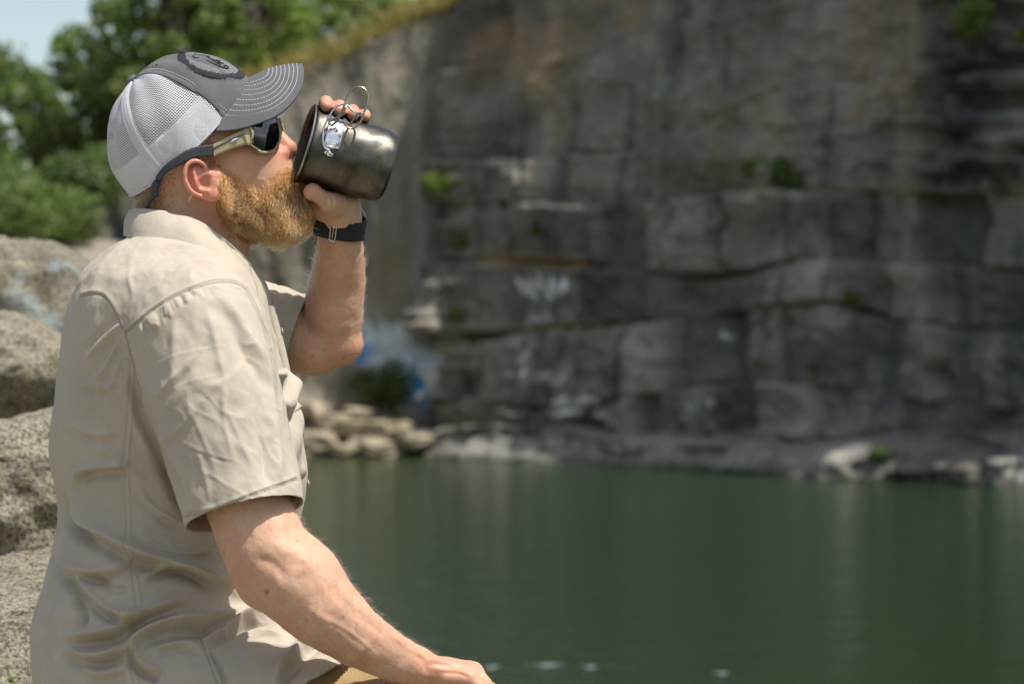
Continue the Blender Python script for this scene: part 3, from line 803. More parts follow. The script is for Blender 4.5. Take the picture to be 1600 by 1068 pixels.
def stitches(poly, dash, gap, r, name, mat, parent, fn=onshirt, step=.6):
    P = spline(poly, 200); L = np.r_[0, np.cumsum(np.linalg.norm(np.diff(P, axis=0), axis=1))]; mb = MB(); s_ = 0; k = 0
    while s_ + dash < L[-1]:
        q = [fn(np.interp(u, L, P[:, 0]), np.interp(u, L, P[:, 1])) for u in np.linspace(s_, s_ + dash, 3)]
        if all(a is not None for a in q) and np.linalg.norm(q[0] - q[2]) < .02: mb.tube(q, r, 5); k += 1
        s_ += dash + gap
    if k: return mb.build(name, mat, parent)
for k_, sm_ in seams.items():
    off = (8, 0) if k_ in ('side', 'hip') else (0, -5)
    stitches([(x + off[0], y + off[1]) for x, y in sm_], 3.0, 1.6, .00028, 'stitching', MAT['shirt_thread'], shirt)

# collar
def mirror_grid(G): H = G.copy(); H[..., 1] = 2 * M - H[..., 1]; return H
def surf(rows, nu, nv):
    """rows: list of control polylines (each >=2 points) -> smooth grid nu x nv"""
    R_ = np.array([spline(r_, nu) for r_ in rows]); return np.array([spline(R_[:, i], nv) for i in range(nu)])
def both_sides(G):
    H = mirror_grid(G)[::-1]; return np.concatenate([H, G[1:]], 0)
top = [X(206, 329, M), X(212, 329, M - .035), X(238, 331, M - .066), X(285, 338, M - .080), X(325, 356, M - .074), X(360, 384, M - .056), X(392, 415, M - .036)]
bot = [X(195, 368, M), X(198, 370, M - .055), X(222, 375, M - .098), X(280, 380, M - .118), X(328, 400, M - .120), X(372, 436, M - .108), X(405, 471, M - .088)]
inn = [X(216, 350, M), X(222, 350, M - .035), X(245, 352, M - .058), X(288, 360, M - .068), X(322, 375, M - .064), X(350, 400, M - .050), X(375, 428, M - .034)]
mid = [0.5 * (a + b) + unit(A([-.5, 0, .5]) if i < 2 else A([.1, -.8, .5])) * .006 for i, (a, b) in enumerate(zip(top, bot))]
topo = [a + A([-.002, -.004, .001]) for a in top]
G = surf([inn, [0.55 * a + .45 * b for a, b in zip(inn, top)], top, topo, mid, bot], 60, 36)
G = both_sides(G); nu, nv = G.shape[:2]
CV = G.reshape(-1, 3); CF = grid_faces(nu, nv); CN = vnormals(CV, CF)
if CN[CV[:, 1] < M - .05][:, 1].mean() > 0: CF = CF[:, ::-1]; CN = -CN
CV = CV + CN * (.0016 * fbm(CV, 30, 3, 8))[:, None]
CV = CV + CN * sculpt(CV, CN, [([(235, 345), (285, 352), (330, 375), (372, 415)], 5, .0035, 'f'), ([(255, 334), (262, 348), (240, 362)], 4, .003), ([(290, 345), (325, 368), (345, 395)], 4, -.003),
     ([(222, 338), (226, 350), (222, 366)], 3, .002), ([(300, 342), (350, 378), (395, 428), (409, 464)], 1.5, -.0009, 's')])[:, None]
collar = mesh_obj('collar', CV, CF, MAT['shirt'], shirt); solidify(collar, .0016, 0)
cpx, cpy = to_px(CV); d1, _, _ = polydist(cpx, cpy, [(210, 361), (270, 371), (325, 391), (370, 427), (400, 460)]); d2, _, _ = polydist(cpx, cpy, [(300, 342), (350, 378), (395, 428), (407, 464)])
fattr(collar, 'seam', .5 * np.exp(-(d1 / 1.4)**2) + .5 * np.exp(-(d2 / 1.4)**2))
# front placket with buttons, chest pocket with flap
def front_x(z):
    h = sbv.ray_cast(Vector((2, M, z)), Vector((-1, 0, 0))); return h[0].x if h[0] else 0
zs_ = np.linspace(X(0, 478)[2], X(0, 900)[2], 40)
fr = spline([(front_x(z) if i % 4 == 0 else np.nan, z) for i, z in enumerate(zs_)][::4], 60)
pm = []
for q in fr:
    pm.append([A([q[0] - .004, M - .020, q[1]]), A([q[0] + .0035, M - .017, q[1]]), A([q[0] + .0055, M, q[1]]), A([q[0] + .0035, M + .017, q[1]]), A([q[0] - .004, M + .020, q[1]])])
pm = np.array(pm); pv = pm.reshape(-1, 3); pl = mesh_obj('placket', pv, grid_faces(60, 5), MAT['shirt'], shirt); solidify(pl, .0012, 0)
MAT['button'] = simple('horn_button', (0.30, 0.24, 0.17), .35)
for t_ in (6, 18, 30, 42, 54):
    mb = MB(); mb.ball(A([fr[t_][0] + .0075, M, fr[t_][1]]), (.0018, .0055, .0055), 8); mb.build('button', MAT['button'], shirt)
def pocket_pt(u, v):   # u 0..1 towards the placket, v 0..1 down
    y = M - .135 + .105 * u; z = X(0, 575)[2] + (X(0, 745)[2] - X(0, 575)[2]) * v
    h = sbv.ray_cast(Vector((1.5, y, z)), Vector((-1, 0, 0))); return np.array(h[0])
def pocket_sheet(u0, u1, v0, v1, lift, point=0.0):
    g = []
    for u in np.linspace(u0, u1, 26):
        for v in np.linspace(0, 1, 24):
            vv = v0 + (v1 + point * (1 - abs(2 * u - 1)) - v0) * v; p = pocket_pt(u, vv)
            e = min(u - u0, u1 - u) / (u1 - u0) * 9; e2 = min(v + .02, 1 - v + .02) * 9; bl = lift * min(1, e, e2) * (1 + .5 * math.sin(v * 9 + u * 5))
            g.append(p + A([.0022 + bl, -.001 - bl * .5, 0]))
    return np.array(g)
o = mesh_obj('pocket', pocket_sheet(0, 1, .10, 1.0, .010), grid_faces(26, 24), MAT['shirt'], shirt); solidify(o, .0012, 0)
o = mesh_obj('pocket_flap', pocket_sheet(-.02, 1.02, 0, .34, .013, .14) + A([.003, -.002, 0]), grid_faces(26, 24), MAT['shirt'], shirt); solidify(o, .0014, 0)

# ------------------------------------------------------------------ trousers and boots (mostly below the picture)
tr = [ell(X(250, 1130), (.165, .185, .12), None, .05),
      chain([X(270, 1150, 3.20), X(500, 1150, 3.16), X(712, 1148, 3.125)], [.105, .098, .078], .03),
      chain([X(270, 1150, 3.40), X(500, 1150, 3.45), X(712, 1150, 3.49)], [.105, .098, .078], .03),
      chain([X(712, 1150, 3.125), X(735, 1400, 3.14), X(715, 1590, 3.15)], [.080, .062, .056], .02),
      chain([X(712, 1150, 3.49), X(735, 1400, 3.47), X(715, 1590, 3.46)], [.080, .062, .056], .02)]
TV, TF = sdf_mesh(tr, .005); TN = vnormals(TV, TF)
TV = TV + TN * (.004 * fbm(TV, 18, 3, 4))[:, None]
tro = mesh_obj('trousers', TV, TF, MAT['trousers'], man)
MAT['boot'] = simple('brown_boot_leather', (.09, .055, .03), .55, bump=(200, .3, .001))
MAT['rubber'] = simple('black_rubber', (.02, .02, .021), .6)
for y_ in (3.15, 3.46):
    b_ = [chain([X(712, 1570, y_), X(714, 1650, y_)], [.055, .05], .02), chain([X(700, 1672, y_), X(790, 1680, y_), X(850, 1690, y_)], [.046, .044, .036], .03)]
    v, f = sdf_mesh(b_, .005); v[:, 2] = np.maximum(v[:, 2], X(0, 1715, y_)[2]); bo = mesh_obj('boot', v, f, MAT['boot'], man)
    mb = MB(); pts = [(-.13, -.035), (-.15, 0), (-.13, .035), (-.02, .042), (.05, .046), (.10, .03), (.115, 0), (.10, -.03), (.05, -.046), (-.02, -.042)]
    c_ = X(785, 1715, y_); V_ = [c_ + A([x, y, 0.002]) for x, y in pts] + [c_ + A([x, y, -.022]) for x, y in pts]; n_ = len(pts)
    mb.add(V_, [tuple(range(n_))[::-1], tuple(range(n_, 2 * n_))] + [(i, (i + 1) % n_, n_ + (i + 1) % n_, n_ + i) for i in range(n_)]); mb.build('sole', MAT['rubber'], bo)

# ================================================================== CAP
th_ = math.radians(43.8)
cF_ = A([math.cos(th_), 0, math.sin(th_)]); cU_ = A([-math.sin(th_), 0, math.cos(th_)])
capO = X(296, 215, M)
def crown(az, v, r=1.0):
    """az degrees from the front (positive = camera side), v 0 at the brim edge .. 1 at the button"""
    a = math.radians(az); e = v * math.pi / 2; ce, se = math.cos(e), math.sin(e)
    low_ = -.0150 * abs(math.sin(a))**1.3 * (1 - v)**1.6
    fw = .1135 * ce**.92 * math.cos(a); sd = .0885 * ce**.92 * math.sin(a)
    up = .1075 * se**1.02 + low_
    if math.cos(a) > 0: up += .004 * math.cos(a)**2 * math.sin(2 * e)
    return capO + (cF_ * fw + A([0, -1, 0]) * sd + cU_ * up) * A([r, r, r])
cap = empty('cap', capO)
ROLL = 9.0
ROT = np.array(Matrix.Rotation(math.radians(ROLL), 3, Vector(cF_)))
setp(cap, 'grey and white mesh-backed baseball cap on the man\'s head', 'cap')
def crown_uv(az, v): return [math.radians(az) * .098 * math.cos(v * math.pi / 2)**.9, v * .168]
def panel(name, a0, a1, mat, na=40, nv=44, v1=.985, r=1.0, v0=0.0, thick=0):
    G = []; U = []
    for a in np.linspace(a0, a1, na):
        for v in np.linspace(v0, v1, nv): 
            p = crown(a, v, r)
            w = .0009 * math.sin(a * .21 + v * 9) + .0007 * math.sin(a * .07 - v * 15)
            G.append(p + (p - capO) / np.linalg.norm(p - capO) * w); U.append(crown_uv(a, v))
    f = grid_faces(na, nv)
    o = mesh_obj(name, G, f, mat, cap, uv=U)
    if thick: solidify(o, thick, 0)
    return o
panel('front_panel', -61, 61, MAT['cap_grey'], 80, 50, thick=.0012)
panel('net_panel', 61, 121, MAT['net'])['label'] = 'white net side panel'
panel('net_panel', 121, 180, MAT['net'])['label'] = 'white net back panel'
panel('net_panel', -121, -61, MAT['net'])
panel('net_panel', -180, -121, MAT['net'])
# sweatband and inner tape
def band(name, a0, a1, v0, v1, r, mat, th=.001):
    G = [crown(a, v, r) for a in np.linspace(a0, a1, 90) for v in np.linspace(v0, v1, 10)]
    o = mesh_obj(name, G, grid_faces(90, 10), mat, cap); solidify(o, th, 0); return o
band('sweatband', -180, 180, -.012, .235, .982, MAT['white_cloth'])
def ctube(name, pts, r, mat, ns=6):
    mb = MB(); mb.tube([crown(a, v, rr) for a, v, rr in pts], r, ns); return mb.build(name, mat, cap)
for sg in (-1, 1):
    # grey binding strip along the front/side joint, with its white stitching, and the white rib of the rear seam
    G = [crown(sg * (61 + da), v, 1.006 if abs(da) < 2.6 else 1.0) for v in np.linspace(.0, .97, 40) for da in (-3.2 / max(.3, math.cos(v * 1.5)), -1.5, 0, .8)]
    o = mesh_obj('binding', G, grid_faces(40, 4), MAT['cap_grey'], cap); solidify(o, .0008, 0)
    mb = MB()
    for v in np.linspace(.02, .93, 44): mb.tube([crown(sg * (61 - 4.6 / max(.3, math.cos(v * 1.5))), v + t, 1.007) for t in (0, .006, .012)], .00042, 5)
    mb.build('stitching', MAT['white_thread'], cap)
    G = [crown(sg * (120 + da / max(.22, math.cos(v * 1.53))), v, 1.0 + .014 * max(0, 1 - (da / 4.2)**2)) for v in np.linspace(0, .98, 44) for da in (-4.5, -3, -1.5, 0, 1.5, 3, 4.5)]
    mesh_obj('seam_tape', G, grid_faces(44, 7), MAT['white_cloth'], cap)
    mb = MB()
    for da in (-2.6, 2.6):
        for v in np.linspace(.02, .93, 60): mb.tube([crown(sg * (120 + da / max(.22, math.cos(v * 1.53))), v + t, 1.0115) for t in (0, .005, .010)], .00035, 4)
    mb.build('stitching', MAT['white_thread'], cap)
mb = MB(); mb.tube([crown(a, 0, 1.003) for a in np.linspace(61, 299, 80)], .0014, 6); mb.build('edge_binding', MAT['white_cloth'], cap)
mb = MB(); mb.ball(crown(0, 1) + cU_ * .002 - cF_ * .002, (.0085, .0085, .0055), 10, rotm(43.8)); mb.build('button', MAT['cap_grey'], cap)
mb = MB(); mb.tube([crown(0, v, 1.002) for v in np.linspace(0.02, .97, 30)], .0007, 6); mb.build('front_seam', MAT['grey_thread'], cap)
# eyelet
mb = MB(); e0 = crown(38, .74, 1.003); mb.ball(e0, (.0028, .0014, .0008), 6); mb.build('eyelet', MAT['black_felt'], cap)
# frayed round patch and its embroidered scroll, both sides of the centre seam
pc = (0, .33)
def patch_pt(rad, ang, r=1.006):   # polar on the crown; metres
    v = pc[1] + rad * math.sin(ang) / .158; rad *= 1.04; a = 11 + math.degrees(1.22 * rad * math.cos(ang) / (.105 * max(.25, math.cos(v * 1.45)))); return crown(a, v, r)
G = [patch_pt(R_, a_, 1.007) for a_ in np.linspace(0, 2 * math.pi, 120) for R_ in np.linspace(0.0, .0365, 14)]
patch = mesh_obj('patch', G, grid_faces(120, 14), MAT['patch_grey'], cap)
G = []
for i, a_ in enumerate(np.linspace(0, 2 * math.pi, 260)):
    j1 = .0011 * rr_.uniform(-1, 1); j2 = .0011 * rr_.uniform(-1, 1)
    for R_, l_ in ((.0345 + j1, 1.009), (.0365, 1.017), (.0400, 1.016), (.0425 + j2, 1.008)): G.append(patch_pt(R_, a_, l_))
mesh_obj('patch_rim', G, grid_faces(260, 4), MAT['black_felt'], patch)
mb = MB()
for i in range(300):
    a_ = rr_.uniform(0, 6.283); R_ = rr_.choice((.0345, .0428)); q = patch_pt(R_, a_, 1.012)
    mb.tube([q, q + (q - capO) * rr_.uniform(.005, .03) + A([rr_.uniform(-1, 1), rr_.uniform(-1, 1), rr_.uniform(-1, 1)]) * .0016], .00028, 4)
for i in range(16):
    q = patch_pt(.038 + rr_.uniform(-.003, .003), math.pi * .5 + rr_.uniform(-.25, .25), 1.012); mb.tube([q, q + cU_ * .003 + (q - capO) * .02, q + A([rr_.uniform(-.004, .003), rr_.uniform(-.003, .003), rr_.uniform(.005, .010)])], .0003, 4)
mb.build('frayed_thread', MAT['grey_thread'], patch)
def emb(pts): return [patch_pt(math.hypot(x - .000, y), math.atan2(y, x - .000), 1.012) for x, y in spline(pts, 26)]
mb = MB()
for sg in (1,):
    for pts in ([(.004, .020), (.010, .022), (.014, .018), (.011, .012), (.006, .013), (.007, .017), (.010, .017)],
                [(.004, .012), (.012, .008), (.016, 0), (.016, -.010), (.014, -.018), (.010, -.021), (.007, -.018), (.009, -.015), (.012, -.017)],
                [(.000, .010), (.007, .006), (.011, -.002), (.011, -.012)], [(.000, .004), (.004, .008), (.006, -.004), (.001, -.006)], [(.001, -.009), (.007, -.007), (.005, -.014)],
                [(.002, .022), (.004, .014), (.000, .012)]):
        for o_ in (0, .0012): mb.tube(emb([(x * 1.05 + o_, y * 1.05) for x, y in pts]), .0008, 5)
mb.build('embroidery', MAT['black_felt'], patch)
cap.rotation_mode = 'QUATERNION'; cap.rotation_quaternion = Matrix.Rotation(math.radians(ROLL), 3, Vector(cF_)).to_quaternion()
# visor
nS, nVv = 61, 26
tipc = [X(473, 101, M), X(475, 115, M - .022), X(471, 138, M - .044), X(455, 163, M - .062), X(430, 183, M - .074), X(392, 197, M - .082), X(362, 204, M - .085), X(338, 205, M - .086)]
tipc = [capO + (p - capO) @ ROT for p in tipc]
tipc[0][1] = M
T_ = spline(tipc, 31)
def vis(s, v, lift=0.0):
    sa = abs(s); i = sa * 30; k = min(29, int(i)); t = T_[k] * (1 - (i - k)) + T_[k + 1] * (i - k); b = crown(61 * sa, .012, .998)
    p = b * (1 - v) + t * v
    p = p + A([-.25, 0, .97]) * (.0055 * math.sin(math.pi * v) * (1 - sa**2) + lift)
    if s < 0: p = A([p[0], 2 * M - p[1], p[2]])
    return p
G = [vis(s, v) for s in np.linspace(-1, 1, nS) for v in np.linspace(0, 1, nVv)]
visor = mesh_obj('visor', G, grid_faces(nS, nVv), MAT['cap_grey'], cap); solidify(visor, .0032, 0)
bv_ = visor.modifiers.new('round', 'BEVEL'); bv_.width = .0012; bv_.segments = 2
mb = MB()
for i in range(8):
    v0_ = .90 - i * .072; s0_ = 1.0 - i * .095
    for sg in (-1, 1):
        line = [];
        for s in np.linspace(0, s0_, 60): line.append((s * sg, v0_ * (1 - (s / s0_)**(4.5))))
        pts = np.array([vis(s, v, .0022) for s, v in line]); L = np.r_[0, np.cumsum(np.linalg.norm(np.diff(pts, axis=0), axis=1))]; u = .001
        while u + .0028 < L[-1]:
            q = [A([np.interp(w, L, pts[:, c]) for c in range(3)]) for w in (u, u + .0014, u + .0028)]; mb.tube(q, .00040, 4); u += .0040
mb.build('stitching', MAT['white_thread'], visor)
mb = MB(); mb.tube([crown(a, .014, 1.004) for a in np.linspace(-61, 61, 50)], .0009, 6); mb.build('visor_seam', MAT['grey_thread'], cap)

# ================================================================== SUNGLASSES
MAT['tan_plastic'] = simple('tan_plastic', (0.40, 0.335, 0.20), .32, spec=.5, var=.04)
t = NT('dark_lens'); t.base((.008, .009, .011)); t.set(Roughness=.04, Specular=.8, Coat=1.0); MAT['lens'] = t.m
MAT['dark_rubber'] = simple('dark_rubber', (.035, .040, .044), .55)
gl = empty('sunglasses', X(415, 212, M)); setp(gl, 'wraparound sunglasses with tan frame, dark lenses and black strap, worn below the cap visor', 'sunglasses')
def yl(s): return -.0775 + .046 * s**2
def lensp(s, t, out=0.0):
    x = 389 + 41.5 * s + 3 * math.sin(math.pi * t) ; topy = 196.5 - 13 * s; boty = 224 + 13 * min(1, s * 2.2) - 4 * max(0, s - .75) * 4 * .6
    y = M + yl(s); 
    p = X(0, topy + (boty - topy) * t, y); q = X(x, 0, y)
    return A([q[0] + .003 * math.sin(math.pi * t) + out * .6, y - .002 * math.sin(math.pi * t) - out * .6, p[2]])
def mir(P): P = np.array(P, float); P[..., 1] = 2 * M - P[..., 1]; return P
for side_ in (0, 1):
    fm = (lambda P: np.array(P)) if side_ == 0 else mir
    G = fm([lensp(s, t) for s in np.linspace(0, 1, 24) for t in np.linspace(0, 1, 18)])
    o = mesh_obj('lens', G, grid_faces(24, 18), MAT['lens'], gl); solidify(o, .0018, 0)
    mb = MB(); 
    mb.tube(fm([lensp(s, 1.0) for s in np.linspace(.0, .35, 8)]), .0013, 8)
    mb.tube(fm([lensp(s, 1.02) for s in np.linspace(.35, 1, 14)]), .0023, 8)
    mb.tube(fm([lensp(1.02, t) for t in np.linspace(-.08, 1, 16)]), .0021, 8)
    mb.tube(fm([lensp(s, -.05) for s in np.linspace(0, 1.02, 20)]), .0021, 8)
    mb.tube(fm([lensp(-.01, t) for t in np.linspace(-.05, 1.0, 16)]), .0021, 8)
    mb.build('rim', MAT['tan_plastic'], gl)
    def strip(name, pts, hs, th, mat, bev=.0012):
        P = np.array(pts); T = np.gradient(P, axis=0); T = unit(T); up = np.cross(T, A([0, 1, 0])); up = unit(up) * np.sign(up[:, 2:3]); V = []
        for p, u_, h in zip(P, up, hs):
            o_ = A([0, th / 2, 0]); V += [p + u_ * h / 2 - o_ * .6, p + u_ * h * .36 - o_, p - u_ * h * .36 - o_, p - u_ * h / 2 - o_ * .6, p - u_ * h / 2 + o_, p + u_ * h / 2 + o_]
        n = len(P); f = [(i * 6 + j, i * 6 + (j + 1) % 6, (i + 1) * 6 + (j + 1) % 6, (i + 1) * 6 + j) for i in range(n - 1) for j in range(6)] + [tuple(range(6)), tuple((n - 1) * 6 + j for j in range(6))[::-1]]
        o = mesh_obj(name, fm(V), f, mat, gl, smooth=False); b = o.modifiers.new('b', 'BEVEL'); b.width = bev; b.segments = 2; return o
    hinge = strip('hinge', [X(399, 209, M - .072), X(391, 211, M - .0765), X(383, 214, M - .079)], [.0235, .0235, .0225], .0055, MAT['tan_plastic'])
    tp = spline([X(384, 214, M - .079), X(362, 222, M - .0810), X(332, 236, M - .0825)], 12)
    temple = strip('temple', tp, np.linspace(.0205, .0150, 12), .0042, MAT['tan_plastic'])
    mb = MB(); mb.tube(fm([p + A([0, -.0026, .0042]) + A([0, 0, -.0006 * i * .3]) for i, p in enumerate(tp)]), .0007, 6); o = mb.build('groove', MAT['dark_rubber'], gl)
    strip('temple_tip', spline([X(334, 235, M - .0835), X(304, 238.5, M - .0855), X(279, 251, M - .0865), X(258, 266, M - .0830), X(246, 281, M - .0750)], 24), np.r_[np.linspace(.0165, .0135, 8), np.linspace(.0135, .0075, 16)], .0052, MAT['dark_rubber'])
# maker's word on the temple
MAT['badge_blue'] = simple('badge_blue', (.05, .10, .25), .4)
MAT['badge_white'] = simple('badge_white', (.7, .72, .75), .5)
bc = X(366, 219.5, M - .0836); bd = unit(tp[0] - tp[-1])
mb = MB(); mb.ball(bc, (.0062, .0006, .0021), 8, rotm(22)); mb.build('badge', MAT['badge_white'], gl)
tc = bpy.data.curves.new('lettering', 'FONT'); tc.body = 'Costa'; tc.size = .0048; tc.align_x = 'CENTER'; tc.align_y = 'CENTER'; tc.extrude = .00015
to = bpy.data.objects.new('tmp', tc); COL.objects.link(to); bpy.context.view_layer.update()
tm = bpy.data.meshes.new_from_object(to.evaluated_get(bpy.context.evaluated_depsgraph_get())); bpy.data.objects.remove(to)
lt = bpy.data.objects.new('lettering', tm); COL.objects.link(lt); tm.materials.clear(); tm.materials.append(MAT['badge_blue'])
mw = Matrix.Translation(Vector(bc + A([0.0005, -.0008, 0]))) @ Matrix.Rotation(-math.radians(22), 4, 'Y') @ Matrix.Rotation(math.radians(90), 4, 'X')
tm.transform(mw); attach(lt, gl)
# retention strap round the back of the head
mb = MB()
mb.ball(X(243, 290, M - .0730), (.0055, .0030, .0095), 8, rotm(-20))
mb.ball(X(242, 302, M - .0700), (.0060, .0030, .0050), 8, rotm(-20)); mb.build('cord_lock', MAT['dark_rubber'], gl)
st = spline([X(242, 305, M - .0690), X(234, 314, M - .0630), X(228, 326, M - .0560), X(222, 334, M - .040), X(214, 334, M - .02), X(212, 334, M)], 30)
st = np.vstack([st, mir(st)[::-1][1:]])
mb = MB(); mb.tube(st, .0026, 8); mb.build('strap', MAT['dark_rubber'], gl)

# ================================================================== METAL MUG
def make_metal(name, c1, c2, rough, scale=22):
    t = NT(name); co = t.coord()
    f = t.noise(co, scale, 6, .6, .6); g = t.noise(t.coord((1, 1, 6)), 160, 3)
    c = t.ramp(f, [(.32, c1), (.68, c2)]); t.base(c)
    t.set(Metallic=1.0, Roughness=t.math('ADD', t.math('MULTIPLY', f, .28), rough))
    t.l(t.bump(g, .12, .0004, t.bump(f, .5, .0016)), t.b.inputs['Normal']); return t.m
MAT['mug'] = make_metal('heat_stained_titanium', (.060, .058, .055), (.175, .162, .137), .27)
MAT['mug_dark'] = make_metal('sooty_titanium', (.05, .048, .048), (.10, .095, .09), .28)
MAT['chrome'] = simple('polished_steel', (.75, .75, .76), .10, 1.0, bump=(180, .6, .0012), var=.05)
MAT['wire'] = simple('bronzed_wire', (.34, .29, .21), .22, 1.0)
MAT['steel_wire'] = simple('steel_wire', (.55, .56, .62), .2, 1.0)
mug = empty('metal_mug', MUG_O + MUG_A * MUG_L); setp(mug, 'dark dented metal camping mug with wire handles, tipped to the man\'s mouth', 'mug')
prof = [(-.0010, .0562), (-.0022, .0558), (-.0026, .0548), (-.0018, .0538), (-.0003, .0534), (.0015, .0548), (.0010, .0558)]
outer = [(.0020, .0553), (.0035, .0542), (.008, .0536), (.03, .0530), (.06, .0519), (.09, .0508), (.103, .0503), (.112, .0492), (.1175, .0470), (.1202, .0430), (.1208, .040), (.1200, .035), (.1195, 0.0005)]
inner = [(.0015, .0535), (.006, .0522), (.03, .0508), (.06, .0494), (.09, .0483), (.108, .0475), (.1155, .044), (.1180, .038), (.1180, .0005)]
def lathe(pr, name, mat, dent=False, ns=128):
    P = spline([(a, b, 0) for a, b in pr], len(pr) * 5) if not dent or True else 0
    V = []
    for i in range(ns):
        th = 360.0 * i / ns
        for a, r, _ in P:
            d_ = 0
            if dent: d_ = -.0012 * math.exp(-(((th - 262) / 40)**2 + ((a - .078) / .030)**2)) + .00030 * math.sin(th * .07 + a * 90) + .0002 * math.sin(th * .19 - a * 150)
            V.append(mugp(a, th, max(r + d_, .0004)))
    return mesh_obj(name, V, grid_faces(ns, len(P), True), mat, mug)
lathe(outer, 'cup_wall', MAT['mug'], True); lathe(inner, 'inside', MAT['mug_dark'])
Pl = prof + [prof[0]]; V = [mugp(a, 360.0 * i / 128, r) for i in range(128) for a, r in Pl]
mesh_obj('rolled_rim', V, grid_faces(128, len(Pl), True), make_metal('rim_titanium', (.30, .28, .25), (.42, .40, .36), .2), mug)
# hinge plate: pixel position on the wall -> wall coordinates
def on_mug(px, py, lift):
    o_ = A([0, 0, CZ]); d = unit(W(px, py, 1.0) - o_); w = o_ - MUG_O
    # iterate against the cone
    r = .052
    for _ in range(6):
        da = d @ MUG_A; wa = w @ MUG_A; dp = d - MUG_A * da; wp = w - MUG_A * wa
        a = dp @ dp; b = 2 * dp @ wp; c = wp @ wp - (r + lift)**2; disc = max(b * b - 4 * a * c, 0)
        t_ = (-b - math.sqrt(disc)) / (2 * a); p = o_ + d * t_; ax = (p - MUG_O) @ MUG_A; r = np.interp(ax, [0, .06, .12], [.0537, .0519, .0495])
    return p
def plate(quad, n=14, lift=.0012):
    (x0, y0), (x1, y1), (x2, y2), (x3, y3) = quad; g = []
    for u in np.linspace(0, 1, n):
        for v in np.linspace(0, 1, n):
            x = (x0 * (1-u) + x1 * u) * (1-v) + (x3 * (1-u) + x2 * u) * v; y = (y0 * (1-u) + y1 * u) * (1-v) + (y3 * (1-u) + y2 * u) * v
            g.append(on_mug(x, y, lift + .0009 * math.sin(3.1 * v) ))
    return g
hp_ = mesh_obj('hinge_plate', plate([(515, 183), (539, 192), (530, 232), (506, 227)]), grid_faces(14, 14), MAT['chrome'], mug); solidify(hp_, .0014, 0)
mb = MB(); mb.ball(on_mug(524, 203, .003), (.0040, .0022, .0040), 10); mb.build('rivet', MAT['chrome'], hp_)
mb = MB(); mb.ball(on_mug(514, 240, .003), (.0042, .0038, .0042), 10); mb.ball(on_mug(518, 242, .0024), .0026, 8); mb.ball(on_mug(509, 238, .0024), .0026, 8); mb.build('rivet', MAT['chrome'], hp_)
mb = MB(); mb.tube([on_mug(505, 226, .0032), on_mug(518, 230, .0038), on_mug(531, 233, .0034)], .0021, 10); mb.build('hinge_barrel', MAT['chrome'], hp_)
mb = MB(); mb.tube([on_mug(515, 183, .0030), on_mug(539, 191, .0032)], .0020, 10); mb.build('hinge_barrel', MAT['chrome'], hp_)
def lug(pts): return spline([on_mug(x, y, l) if y > 182 or x < 0 else X(x, y, M - .0345 - l) for x, y, l in pts], 60)
def wp(pts, n=70): return spline([X(x, y, yy) for x, y, yy in pts], n)
yA = M - .053
h1 = wp([(516, 236, yA - .002), (506, 228, yA - .003), (505, 205, yA - .001), (513, 184, yA + .001), (524, 168, yA + .006), (535, 163, yA + .010), (544, 166, yA + .010), (553, 175, yA + .006), (564, 178, yA + .004), (569, 177, yA + .004)])
h2 = wp([(530, 232, yA - .001), (537, 214, yA), (547, 195, yA), (557, 180, yA + .001), (564, 176, yA + .003)])
h3 = wp([(514, 190, yA), (526, 184, yA), (536, 170, yA + .004), (543, 152, yA + .012), (550, 140, yA + .016), (560, 136, yA + .018), (570, 140, yA + .018), (575, 150, yA + .016), (573, 163, yA + .012), (568, 178, yA + .008), (562, 192, yA + .004), (551, 201, yA), (542, 198, yA - .001), (538, 190, yA)])
h4 = wp([(513, 184, yA), (517, 196, yA - .001), (527, 188, yA - .001), (538, 172, yA + .002), (541, 166, yA + .005)])
for path, m_ in ((h1, 'steel_wire'), (h2, 'wire'), (h3, 'wire'), (h4, 'wire')):
    mb = MB(); mb.tube(path, .00155 if m_ == 'wire' else .0014, 8); mb.build('wire_handle', MAT[m_], mug)

# ================================================================== WRISTWATCH
MAT['strap_black'] = cloth('black_webbing', (.028, .028, .030), 900, weave=.5)
wc = X(530, 352, 3.366); wax = unit(X(532, 330, 3.360) - X(530, 380, 3.374)); wax = unit(wax + A([.08, 0, 0]))
wx = unit(A([1, 0, 0]) - wax * wax[0]); wy = np.cross(wax, wx); wy *= np.sign(wy[1])
watch = empty('wristwatch', wc); setp(watch, 'wristwatch on a black webbing strap with steel buckle, around the raised wrist', 'wristwatch')
def wpnt(a, h, r=0.0):
    a = math.radians(a); n_ = 2.4; c, s = math.cos(a), math.sin(a); q = (abs(c / .0352)**n_ + abs(s / .0300)**n_)**(-1 / n_); return wc + wx * c * (q + r) + wy * s * (q + r) + wax * h
G = [wpnt(a, h, .0006 * math.cos(h * 200)) for a in np.linspace(0, 356, 90) for h in np.linspace(-.0130, .0130, 8)]
o = mesh_obj('strap', G, grid_faces(90, 8, True), MAT['strap_black'], watch); solidify(o, .0016, 1)
G = [wpnt(a, h, .0024) for a in np.linspace(-108, -8, 40) for h in np.linspace(-.0126, .0124, 8)]
o = mesh_obj('strap_tongue', G, grid_faces(40, 8), MAT['strap_black'], watch); solidify(o, .0015, 1)
mb = MB()
for a in np.linspace(-80, -20, 8): mb.ball(wpnt(a, 0, .0042), (.0013, .0006, .0008), 6)
mb.build('strap_hole', MAT['rubber'], watch)
